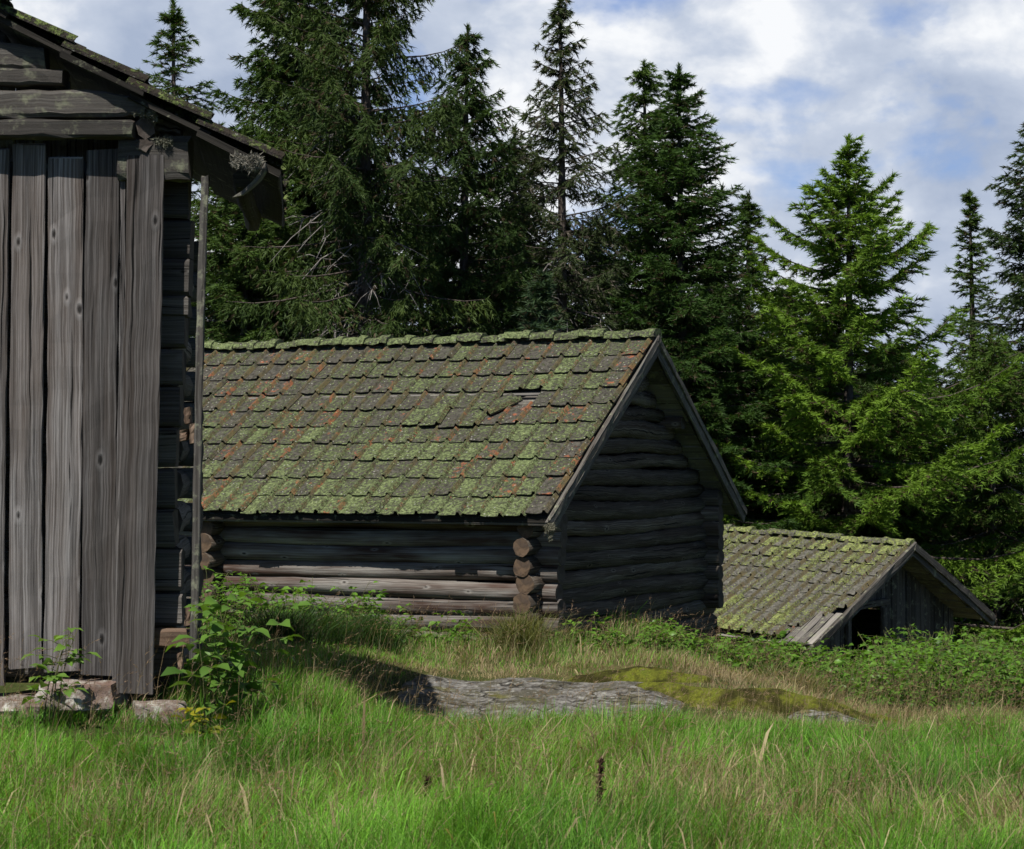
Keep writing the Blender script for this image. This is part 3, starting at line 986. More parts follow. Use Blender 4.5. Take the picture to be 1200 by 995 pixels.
def patch(name, cx, cy, rx, ry, h, seed, mat, tilt=0.0, amp=.05, lip=.0, nx=70, ny=50, label=None, cat=None, kind=None, rot=0.0):
    """low weathered mound sitting in the ground: closed top sheet with an uneven rim that dives below the soil"""
    V = []; k = []
    for j in range(ny + 1):
        for i in range(nx + 1):
            r = j / ny * 1.12; a = 2 * math.pi * i / nx
            wob = 1 + .22 * mnoise.noise(Vector((math.cos(a) * 1.6, math.sin(a) * 1.6, seed))) + .09 * mnoise.noise(Vector((math.cos(a) * 5, math.sin(a) * 5, seed)))
            lx, ly = math.cos(a) * r * rx * wob, math.sin(a) * r * ry * wob
            x = cx + lx * math.cos(rot) - ly * math.sin(rot); y = cy + lx * math.sin(rot) + ly * math.cos(rot)
            prof = max(0, 1 - r ** 2) ** .6 if r < 1 else -(r - 1) * 3
            nz = mnoise.fractal(Vector((x * 1.7, y * 1.7, seed)), 1.0, 2.0, 6)
            z = float(ground_z(x, y)) + h * prof + tilt * ly * (1 if r < 1 else 0.8) * max(0, 1 - r) + amp * nz * min(1, max(0, (1.05 - r) * 4))
            V.append((x - cx, y - cy, z))
    w = nx + 1
    Fc = [(j * w + i, j * w + i + 1, (j + 1) * w + i + 1, (j + 1) * w + i) for j in range(ny) for i in range(nx)]
    Fc = [f[::-1] for f in Fc]
    me = bpy.data.meshes.new(name); me.from_pydata(V, [], Fc); me.materials.append(M[mat])
    me.polygons.foreach_set('use_smooth', np.ones(len(Fc), dtype=bool)); me.update()
    o = link(bpy.data.objects.new(name, me)); o.location = (cx, cy, 0)
    return tag(o, label, cat, None, kind)


ROCK = (.20, 15.55, 1.12, 1.35)
patch('bedrock', ROCK[0], ROCK[1], ROCK[2], ROCK[3], .065, 3.3, 'rock', amp=.05, label='broad pale grey bedrock slab bare in the grass before the log cabin', cat='rock')
patch('bedrock', 2.35, 15.15, .36, .30, .10, 7.1, 'rock', amp=.05, label='small mossy rock poking from the grass at the end of the moss strip', cat='rock')
patch('moss', 1.0, 16.75, .60, .20, .10, 5.5, 'moss', amp=.05, kind='stuff', label='dark hummock of moss along the back edge of the bedrock slab', cat='moss')
patch('moss', 1.5, 15.85, .85, .17, .11, 9.5, 'moss', amp=.05, kind='stuff', rot=-.35, label='yellow green moss strip trailing off the bedrock slab', cat='moss')
patch('moss', 2.15, 15.6, .75, .22, .16, 2.5, 'moss', amp=.05, kind='stuff', label='moss cushions behind the small mossy rock', cat='moss')


# ------------------------------------------------------------------ spruces
def spruce(name, px, Y, top_py, Rm, h0, label, seed, dens=1.0, hang=.25, tip=.0, dark=(.030, .062, .016), bright=(.062, .11, .022),
           pw=.85, spacing=.30, nb=6, K=7, step=.075, sparse=0.0, dead=0, rise_top=.5, droop=.35, lean=0.0, deadcol=((.075, .055, .032), .16), shoot=.11, group='spruces behind the cabins', stretch=None, az=None, fan=5, low=1.0, vary=(.62, 1.2)):
    rg = np.random.default_rng(seed); rr = random.Random(seed)
    x0 = (px - 600) / F * Y
    zb = float(ground_z(x0, Y)) - .05
    ztop = P(px, top_py, Y)[2]; H = ztop - zb
    root = thing(name, (x0, Y, zb), label, 'spruce', group)
    # trunk
    mb = MB()
    pts = [np.array((x0 + lean * (t * t) * H + .05 * math.sin(3 * t + seed), Y + .04 * math.sin(5 * t + seed), zb - .2 + (H + .2) * t)) for t in np.linspace(0, 1, 16)]
    tr = .012 * H + .02
    n = 9
    prof = [(math.cos(2 * math.pi * j / n), math.sin(2 * math.pi * j / n)) for j in range(n)]
    mb.sweep(pts, (1, 0, 0), (0, 1, 0), prof, smooth=True, scale=[tr * (1 - t) ** .8 + .008 for t in np.linspace(0, 1, 16)], jit=.0)
    trunk = mb.build('trunk', M['bark'], root)
    tp = np.array(pts)

    def trunk_at(z):
        t = np.clip((z - zb + .2) / (H + .2), 0, 1) * 15; i = int(min(14, math.floor(t))); f = t - i
        return tp[i] * (1 - f) + tp[i + 1] * f

    bmb = MB(); TV = []; TC = []
    z = zb + h0
    phase = rr.random() * 6
    while z < ztop - .12:
        f = (z - zb - h0) / max(.1, (H - h0))                # 0 low .. 1 top
        q = 1 - f
        Lw = Rm * (q ** pw) * min(1, .45 + q * 3.0) * (1.0 if q < .75 else 1 - (1 - low) * (q - .75) / .25) + .06
        nbk = max(4, int(round(nb * (.75 + .4 * q))))
        for b in range(nbk):
            if rr.random() < sparse * (.4 + .8 * rr.random()): continue
            a = phase + 2 * math.pi * b / nbk + rr.uniform(-.35, .35)
            L = Lw * rr.uniform(*vary)
            if stretch is not None: L *= stretch(a, f)
            zz = z + rr.uniform(-.12, .12)
            o = trunk_at(zz)
            d = np.array((math.cos(a), math.sin(a), 0))
            pit = (rise_top * max(0, f - .35) / .65) - droop * q * rr.uniform(.5, 1.2)
            cur = rr.uniform(.15, .40) * (1 if f < .8 else .3)
            def pos(s):
                s = np.asarray(s)[..., None]
                return o + d * (L * s) + UP * (L * (pit * s - cur * .8 * s ** 2 + (cur * .9 + tip) * s ** 3))
            bp = pos(np.linspace(0, 1, 6))
            br = .006 + .009 * L
            bmb.tube(list(bp), br, .004, n=4)
            nbr = max(4, int(L / step * dens))
            s = np.linspace(.10 if q < .5 else .2, 1, nbr) + rg.normal(0, .01, nbr)
            s = np.clip(s, .04, 1)
            Pp = pos(s); T = nrms(pos(s + .02) - pos(s - .02))
            Sd = nrms(np.cross(T, UP)) * np.where(np.arange(nbr) % 2 == 0, 1, -1)[:, None]
            ang = rg.uniform(.75, 1.15, nbr)[:, None]
            D = nrms(T * np.cos(ang) + Sd * np.sin(ang) + UP * (rg.normal(0, .12, nbr) - hang * rg.uniform(.4, 1.3, nbr))[:, None])
            ll = (.05 + .10 * min(1, L / .8) + .26 * L * (1 - s) ** .8 * np.minimum(1, s / .3)) * rg.uniform(.55, 1.2, nbr)
            ll = np.minimum(ll, .75)
            t = (np.arange(K) + rg.uniform(.2, .9, (nbr, K))) / K
            hp = Pp[:, None] + D[:, None] * (ll[:, None] * t)[..., None] - UP * ((hang * .6 + .12) * ll[:, None] * t ** 2)[..., None]
            sgn = np.where(np.arange(K) % 2 == 0, 1, -1)[None, :, None]
            side2 = nrms(np.cross(D, UP))[:, None]
            sd = nrms(D[:, None] + side2 * sgn * rg.uniform(.2, .9, (nbr, K, 1)) + rg.normal(0, .18, (nbr, K, 3)) - UP * hang * .5)
            hp = hp.reshape(-1, 3); sd = sd.reshape(-1, 3)
            # the leading shoot of the branch
            hp = np.concatenate([hp, bp[-1][None] - T[-1][None] * .05]); sd = np.concatenate([sd, T[-1][None] + UP * .15])
            m = len(hp)
            fd = nrms(sd[:, None] + rg.normal(0, .34, (m, fan, 3)))
            lg = shoot * rg.uniform(.6, 1.2, (m, fan, 1))
            wv = nrms(np.cross(fd, rg.normal(0, 1, (m, fan, 3)))) * (shoot * .085)
            bs = hp[:, None] + sd[:, None] * rg.uniform(-.03, .03, (m, fan, 1))
            tri = np.stack([bs - wv, bs + wv, bs + fd * lg], 2).reshape(-1, 3)
            TV.append(tri)
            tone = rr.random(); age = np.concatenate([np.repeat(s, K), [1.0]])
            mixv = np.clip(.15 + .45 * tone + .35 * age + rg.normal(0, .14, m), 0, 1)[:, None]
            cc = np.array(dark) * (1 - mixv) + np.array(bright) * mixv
            if deadcol is not None:
                dm = (rg.random((m, 1)) < deadcol[1] * (1.25 - age[:, None])).astype(float)
                cc = cc * (1 - dm) + np.array(deadcol[0]) * rg.uniform(.5, 1.2, (m, 1)) * dm
            TC.append(np.repeat(cc, fan * 3, 0))
        phase += 1.1
        z += spacing * (.45 + .6 * q) * rr.uniform(.8, 1.2)
    # top shoots
    bmb.build('branches', M['bark'], trunk)
    tops = []
    for k in range(26):
        zz = ztop - .75 * k / 26 * min(1, H / 6); tops.append((trunk_at(zz), zz))
    hp = np.array([p for p, _ in tops]); m = len(hp)
    hp = np.repeat(hp, 5, 0); m = len(hp)
    sd = nrms(rg.normal(0, .5, (m, 3)) + UP * .8)
    fd = nrms(sd[:, None] + rg.normal(0, .3, (m, fan, 3))); lg = shoot * rg.uniform(.6, 1.1, (m, fan, 1))
    wv = nrms(np.cross(fd, rg.normal(0, 1, (m, fan, 3)))) * (shoot * .085)
    tri = np.stack([hp[:, None] - wv, hp[:, None] + wv, hp[:, None] + fd * lg], 2).reshape(-1, 3)
    TV.append(tri); TC.append(np.repeat(np.array(bright)[None] * rg.uniform(.5, 1, (m, 1)), fan * 3, 0))
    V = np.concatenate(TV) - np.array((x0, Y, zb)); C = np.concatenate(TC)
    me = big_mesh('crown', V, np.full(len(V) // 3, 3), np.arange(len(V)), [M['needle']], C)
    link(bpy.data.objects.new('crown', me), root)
    if dead:
        dmb = MB()
        for k in range(dead):
            zz = zb + h0 + (H - h0) * rr.uniform(.02, .62); o = trunk_at(zz); a = rr.uniform(math.pi, 2 * math.pi) + rr.uniform(-.4, .4)
            L = rr.uniform(.6, 1.5) * Rm * .55; d = np.array((math.cos(a), math.sin(a), 0)); dr = rr.uniform(.2, .9)
            pts_ = [o + d * L * s - UP * L * dr * s * s + np.array((rr.gauss(0, .03), rr.gauss(0, .03), rr.gauss(0, .03))) for s in np.linspace(0, 1, 6)]
            dmb.tube(pts_, .016, .004, n=4)
            for j in range(7):
                i = rr.randrange(1, 5); p = pts_[i]; e = p + np.array((rr.gauss(0, .22), rr.gauss(0, .22), rr.uniform(-.5, .05))) * L * .7
                mid = (p + e) / 2 + np.array((0, 0, .05))
                dmb.tube([p, mid, e], .008, .003, n=3)
        dmb.build('dead_branches', M['dead'], trunk)
    return root


sd = lambda *a, **k: spruce('spruce_tree', *a, **k)
DK, BR = (.022, .052, .012), (.082, .142, .024)
sd(204, 35, 2, 2.1, 1.5, 'lone dark spruce with a ragged tip rising behind the boarded shed roof', 1, dens=1.0, hang=.2, sparse=.1, spacing=.36, pw=.7, dark=DK, bright=BR)
sd(356, 32.5, -130, 2.1, .5, 'broad dense spruce nearest the boarded shed, its top cut by the picture edge', 2, hang=.45, dens=1.7, nb=8, pw=.62, K=9, dark=(.02, .046, .012), bright=(.06, .108, .02))
sd(290, 30.5, 150, 2.1, .1, 'lower bright spruce squeezed between the shed eave and the dense spruce', 21, hang=.3, dens=1.6, nb=8, pw=.6, bright=(.075, .128, .024))
sd(432, 29.5, -170, 2.0, .8, 'tall old spruce with a bare trunk showing and grey dead branches', 3, hang=.85, dens=1.7, spacing=.34, sparse=.28, vary=(.4, 1.2), pw=.35, dead=64, nb=6, dark=(.02, .045, .012), bright=(.065, .10, .022))
sd(545, 33, 33, 1.75, .4, 'slim dark spruce with a pointed tip right of the old bare-trunked spruce', 4, hang=.6, sparse=.06, pw=.58, dens=1.6, dark=(.02, .044, .014), bright=(.055, .098, .022))
sd(600, 36, 150, 2.0, .3, 'blunt dark spruce filling the gap left of the grey thin-crowned spruce', 5, hang=.5, pw=.5, dens=1.2, dark=(.018, .04, .013), bright=(.05, .085, .02))
sd(655, 34, 2, 2.15, .5, 'tall thin-crowned greyish spruce with sagging sparse branches', 6, hang=.55, sparse=.12, spacing=.36, pw=.75, dens=1.25, droop=.2, dead=22, deadcol=((.13, .115, .09), .36), dark=(.03, .045, .02), bright=(.06, .085, .028))
sd(757, 36, 74, 1.75, .4, 'narrow spruce with a knobbly top beside the dense twin spruce', 7, hang=.4, sparse=.1, pw=.55, dens=1.2, deadcol=((.10, .10, .07), .15), dark=DK, bright=BR)
sd(800, 35, 78, 2.45, .2, 'dense dark green spruce with a serrated flank towards the open sky', 8, hang=.15, pw=.72, dens=1.35, nb=8, droop=.1, vary=(.7, 1.2), dark=(.02, .05, .012), bright=(.055, .11, .020))
sd(880, 38, 228, 1.6, .2, 'shorter spruce peeping out behind the flank of the dense dark one', 9, hang=.2, pw=.75, dens=.85)
sd(632, 27.6, 322, .95, .1, 'young pale spruce standing right behind the log cabin ridge', 10, hang=.1, pw=.9, dens=1.0, spacing=.26, dark=(.03, .06, .03), bright=(.06, .10, .045))
# the big bright one
sd(992, 34.5, 162, 3.5, -.5, 'big bright green spruce with spreading boughs over the low shed', 12, hang=.22, pw=.80, dens=1.6, nb=7, K=10, step=.06, spacing=.50, droop=.2, tip=.18, sparse=.10, vary=(.5, 1.3), stretch=lambda a, f: 1 + .28 * max(0, math.cos(a)) * (1 - f),
   dark=(.03, .075, .012), bright=(.18, .30, .032), shoot=.12)
sd(1138, 39, 226, 1.05, .6, 'slender spruce standing alone against the clouds far right', 13, hang=.15, sparse=.15, pw=.8, dens=.8, dark=DK, bright=BR)
sd(1228, 37, 120, 1.9, .1, 'tall dark spruce half cut by the right picture edge', 14, hang=.35, nb=8, pw=.55, dens=1.35, dead=14, dark=(.020, .042, .013), bright=(.05, .085, .022))
sd(1165, 35.5, 385, 2.7, -.4, 'low bushy spruce with sunlit boughs below the cut-off tall spruce', 15, hang=.35, pw=.55, dens=1.1, nb=7, dark=(.028, .06, .012), bright=(.10, .17, .024), dead=8)
# trees further in, seen through the gaps
for (px, Y, ty, Rm, lb, s_) in ((318, 40, 215, 1.9, 'dim spruce deep in the wood behind the dense spruce', 31), (492, 41, 205, 1.8, 'dim spruce deep in the wood behind the bare-trunked spruce', 32),
                                (705, 41, 260, 1.8, 'dim spruce deep in the wood behind the thin-crowned spruce', 33), (843, 42, 300, 1.8, 'dim spruce deep in the wood below the serrated dense spruce', 34),
                                (925, 41, 330, 1.9, 'dim spruce deep in the wood left of the big bright spruce', 35), (1075, 44, 420, 2.0, 'dim spruce deep in the wood right of the big bright spruce', 36),
                                (985, 40, 380, 2.2, 'dim stout spruce deep in the wood straight behind the big bright spruce', 41), (1040, 39, 400, 2.0, 'dim spruce deep in the wood beside the slender far spruce', 42), (775, 40, 300, 2.0, 'dim spruce deep in the wood between the knobbly and the dense spruce', 43), (862, 36.5, 385, 1.8, 'bushy low spruce at the back corner of the log cabin', 37), (600, 38, 255, 2.0, 'dim stout spruce deep in the wood behind the young pale spruce', 38), (400, 38, 150, 2.0, 'dim stout spruce deep in the wood between the two tallest spruces', 39)):
    sd(px, Y, ty, Rm, .1, lb, s_, hang=.4, pw=.5, dens=1.6, nb=8, spacing=.32, dark=(.018, .042, .012), bright=(.048, .085, .018))


# ------------------------------------------------------------------ leafy plants
def leaf_tris(base, d, nrmal, L, Wd, fold=.25):
    """folded pointed leaf: 4 quads. arrays (n,3)"""
    side = nrms(np.cross(d, nrmal))
    n2 = nrms(np.cross(side, d))
    pts = []
    for (t, w, up) in ((0, 0, 0), (.28, .8, .06), (.6, .85, .05), (1, 0, -.12)):
        c = base + d * L * t + n2 * (L * up)
        if w == 0: pts.append(c)
        else:
            pts.append(c - side * Wd * w * .5 + n2 * (Wd * fold * .5 * w))
            pts.append(c)
            pts.append(c + side * Wd * w * .5 + n2 * (Wd * fold * .5 * w))
    V = np.stack(pts, 1)                                          # n,8,3: 0 base,1-3,4-6,7 tip
    return V


LEAF_F = np.array([[0, 1, 2], [0, 2, 3], [4, 7, 5], [5, 7, 6]]); LEAF_Q = np.array([[1, 4, 5, 2], [2, 5, 6, 3]])


def leaf_mesh(name, V, C, parent=None):
    n = len(V)
    k = np.arange(n)[:, None, None] * 8
    tri = (LEAF_F[None] + k).reshape(n, -1); quad = (LEAF_Q[None] + k).reshape(n, -1)
    idx = np.concatenate([tri, quad], 1).ravel()
    fn = np.tile([3, 3, 3, 3, 4, 4], n)
    off = world_off(parent)
    me = big_mesh(name, V.reshape(-1, 3) - off, fn, idx, [M['leaf']], np.repeat(C, 8, 0))
    return link(bpy.data.objects.new(name, me), parent)


def canes(spots, hmin, hmax, rg, leaf=.075, per=9, leaflets=3, lean=.35, colr=((.05, .11, .02), (.10, .20, .03)), wide=.62):
    """raspberry-like canes: returns leaf arrays and stem polylines"""
    V = []; C = []; stems = []
    for (x, y) in spots:
        z = float(ground_z(x, y)); h = rg.uniform(hmin, hmax); a = rg.uniform(0, 6.28); ln = rg.uniform(.1, lean) * h
        tone = rg.random()
        f = lambda t: np.array((x + math.cos(a) * ln * t * t, y + math.sin(a) * ln * t * t, z + h * (t - .12 * t * t)))
        stems.append([f(t) for t in np.linspace(0, 1, 5)])
        for k in range(per):
            t = .22 + .78 * (k + rg.uniform(0, .8)) / per; t = min(t, 1)
            p = f(t); b = rg.uniform(0, 6.28); pl = leaf * rg.uniform(.7, 1.5)
            dd = np.array((math.cos(b), math.sin(b), rg.uniform(-.1, .5))); dd = nrm(dd)
            q = p + dd * pl
            stems.append([p, (p + q) / 2 + UP * .01, q])
            nl = leaflets if rg.random() < .8 else max(1, leaflets - 2)
            sdv = nrm(np.cross(dd, UP))
            for j in range(nl):
                if j == 0: d2 = dd; o2 = q
                else:
                    sg = 1 if j % 2 else -1; d2 = nrm(dd * .45 + sdv * sg); o2 = q - dd * pl * .25 * ((j + 1) // 2)
                d2 = nrm(d2 + np.array((0, 0, rg.uniform(-.45, .15))))
                nn = nrm(UP + rg.normal(0, .35, 3))
                sz = leaf * rg.uniform(.75, 1.3) * (1.15 if j == 0 else .9) * (1.1 - .35 * t)
                V.append(leaf_tris(o2[None], d2[None], nn[None], sz, sz * wide)[0])
                m = np.clip(.25 + .5 * tone * t + .3 * t + rg.normal(0, .2), 0, 1)
                C.append(np.array(colr[0]) * (1 - m) + np.array(colr[1]) * m)
    return np.array(V), np.array(C), stems


def bush(name, spots, label, seed, cat='shrub', group=None, stem_r=.004, **k):
    rg = np.random.default_rng(seed)
    c = np.mean(np.array(spots), 0)
    V, C, st = canes(spots, k.pop('hmin'), k.pop('hmax'), rg, **k)
    root = thing(name, (c[0], c[1], float(ground_z(*c))), label, cat, group)
    leaf_mesh('leaves', V, C, root)
    mb = MB()
    for i, s in enumerate(st):
        if len(spots) <= 60 and len(s) > 3 and i:
            mb.build('stem', M['stem'], root); mb = MB()
        mb.tube(s, stem_r if len(s) > 3 else stem_r * .5, stem_r * .4, n=4)
    mb.build('stem' if len(spots) <= 60 else 'stems', M['stem'], root)
    return root


def gspot(px, Y, sx, sy, n, seed):
    rg = np.random.default_rng(seed); x = (px - 600) / F * Y
    return [(x + rg.normal(0, sx), Y + rg.normal(0, sy)) for _ in range(n)]


# big leafy plants by the boarded shed
bush('raspberry_plant', gspot(58, 11.45, .05, .05, 4, 1), 'small bright plant growing before the grey wall boards', 1, hmin=.42, hmax=.62, leaf=.085, per=7, leaflets=3, lean=.3, cat='plant', colr=((.07, .14, .025), (.15, .27, .04)))
bush('raspberry_plant', gspot(256, 11.75, .09, .09, 8, 2), 'leafy raspberry plant at the corner of the boarded shed by the leaning batten', 2, hmin=.40, hmax=.85, leaf=.115, per=8, leaflets=3, lean=.35, cat='plant', colr=((.055, .12, .022), (.12, .23, .035)))
bush('raspberry_plant', gspot(245, 11.3, .07, .05, 3, 7), 'low yellowing plant in the grass below the raspberry at the shed corner', 7, hmin=.15, hmax=.25, leaf=.07, per=5, leaflets=3, lean=.3, cat='plant', colr=((.14, .17, .02), (.30, .28, .02)))
# shrubs along the front wall of the log cabin
for i, (px, Y, n, h, sx, lb) in enumerate(((285, 19.2, 40, .92, .3, 'tall raspberry shrub before the far end of the log cabin wall'),
                                           (345, 19.7, 36, .78, .3, 'raspberry shrub before the log wall right of the tallest one'),
                                           (410, 19.9, 34, .68, .28, 'raspberry shrub against the middle of the log wall'),
                                           (545, 19.9, 5, .45, .10, 'little sprig of raspberry before the log wall near the crossed log ends'),
                                           (455, 19.6, 8, .40, .2, 'low raspberry sprigs at the edge of the shaded grass'))):
    bush('raspberry_shrub', gspot(px, Y, sx, .22, n, 40 + i), lb, 40 + i, hmin=h * .55, hmax=h, leaf=.08, per=8, group='raspberry shrubs along the log cabin', colr=((.05, .125, .02), (.13, .26, .03)))
for i, (px, Y, n, h, sx, lb) in enumerate(((690, 19.9, 7, .42, .16, 'raspberry shrub at the near foot of the shaded gable wall'),
                                           (735, 20.0, 9, .38, .2, 'raspberry shrub under the middle of the shaded gable wall'),
                                           (790, 20.2, 11, .42, .22, 'raspberry shrub at the far foot of the shaded gable wall'))):
    bush('raspberry_shrub', gspot(px, Y, sx, .15, n, 60 + i), lb, 60 + i, hmin=h * .6, hmax=h, leaf=.075, per=7, group='raspberry shrubs along the log cabin', colr=((.05, .125, .02), (.13, .26, .03)))
# rowan behind the cabin
for i, (px, Y, n, h, lb) in enumerate(((560, 27.0, 10, 3.2, 'bluish green rowan bush showing above the log cabin ridge left of the young spruce'),
                                       (520, 27.6, 8, 2.9, 'lower bluish green rowan bush above the ridge under the slim dark spruce'))):
    bush('rowan_bush', gspot(px, Y, .35, .3, n, 80 + i), lb, 80 + i, hmin=h * .7, hmax=h, leaf=.11, per=70, leaflets=7, lean=.25, cat='shrub', colr=((.02, .05, .018), (.045, .09, .03)), wide=.4, stem_r=.012)


# thicket on the right: one mass of canes
def thicket():
    rg = np.random.default_rng(5)
    sp = []
    while len(sp) < 900:
        x = rg.uniform(1.5, 7.8); y = rg.uniform(18.2, 26.8)
        px = 600 + F * x / y
        edge = 21.2 - 2.4 * S((px - 850) / 250) + .5 * math.sin(x * 2.2)
        if y < edge: continue
        if px < 845 and y < 21.8: continue
        # keep clear of the two buildings
        if y > 27.3 + (x - 4.0) * (1.0 if x > 4 else -.84): continue
        if x < 2.9 and y > 22.3 + (x - 1.5) * 1.9: continue
        sp.append((x, y))
    V = []; C = []; st = []
    for (x, y) in sp:
        px = 600 + F * x / y
        want = np.interp(px, [840, 880, 930, 965, 1000, 1040, 1075, 1100, 1130, 1200], [742, 734, 738, 748, 742, 730, 722, 720, 728, 734])
        ztop = P(px, want - 2, y)[2]
        g = float(ground_z(x, y))
        h = min(1.6, max(.25, ztop - g))
        v_, c_, s_ = canes([(x, y)], h * .78, h * 1.04, rg, leaf=.085, per=10, colr=((.025, .07, .010), (.12, .245, .028)))
        V.append(v_); C.append(c_); st += s_
    root = thing('raspberry_thicket', (4, 21, float(ground_z(4, 21))), 'dense raspberry thicket covering the slope before the low shed', 'thicket')
    root['kind'] = 'stuff'
    leaf_mesh('leaves', np.concatenate(V), np.concatenate(C), root)['kind'] = 'stuff'
    mb = MB()
    for s in st: mb.tube(s, .005 if len(s) > 3 else .0025, .002, n=3)
    mb.build('stems', M['stem'], root)['kind'] = 'stuff'


thicket()

# ------------------------------------------------------------------ grass
def blades(x, y, h, w, lean_dir, lean, colr, rg):
    """bent blades of 3 segments: 7 verts, 2 quads + 1 tri"""
    n = len(x)
    z = ground_z(x, y) - .015
    base = np.stack([x, y, z], -1)
    d = np.stack([np.cos(lean_dir), np.sin(lean_dir), np.zeros(n)], -1)
    tw = rg.uniform(0, math.pi, n)
    sd_ = np.stack([np.cos(tw), np.sin(tw), np.zeros(n)], -1)
    V = np.zeros((n, 7, 3))
    for i, t in enumerate((0, .45, .8)):
        c = base + UP * (h * (t - .25 * lean * t * t))[:, None] + d * (h * lean * t ** 1.8)[:, None]
        wd = (w * (1 - .55 * t))[:, None]
        V[:, 2 * i] = c - sd_ * wd; V[:, 2 * i + 1] = c + sd_ * wd
    V[:, 6] = base + UP * (h * (1 - .45 * lean))[:, None] + d * (h * lean * 1.05)[:, None]
    return V, np.repeat(colr, 7, 0)


def on_rock(x, y):
    r1 = ((x - ROCK[0]) / ROCK[2]) ** 2 + ((y - ROCK[1]) / ROCK[3]) ** 2
    r2 = ((x - 2.30) / .38) ** 2 + ((y - 15.2) / .4) ** 2
    r3 = ((x - 1.0) / .62) ** 2 + ((y - 16.75) / .26) ** 2; r4 = ((x - 1.45) / .75) ** 2 + ((y - 15.85) / .28) ** 2; r5 = ((x - 2.15) / .7) ** 2 + ((y - 15.5) / .26) ** 2
    return np.minimum(np.minimum(r1, r2), np.minimum(np.minimum(r3, r4), r5) + .15)


def in_buildings(x, y):
    # log cabin
    u = np.array((.438, .899)); v = np.array((-.899, .438)); C0 = np.array((.23, 21.17))
    a = (x - C0[0]) * u[0] + (y - C0[1]) * u[1]; b = (x - C0[0]) * v[0] + (y - C0[1]) * v[1]
    m = (a > -.02) & (a < 4.7) & (b > -.02) & (b < 4.0)
    m |= (x < -2.0) & (y > 12.0) & (y < 14.2)
    return m


DOCKS = [((700 - 600) / F * 9.7, 9.7), ((497 - 600) / F * 9.9, 9.9)]


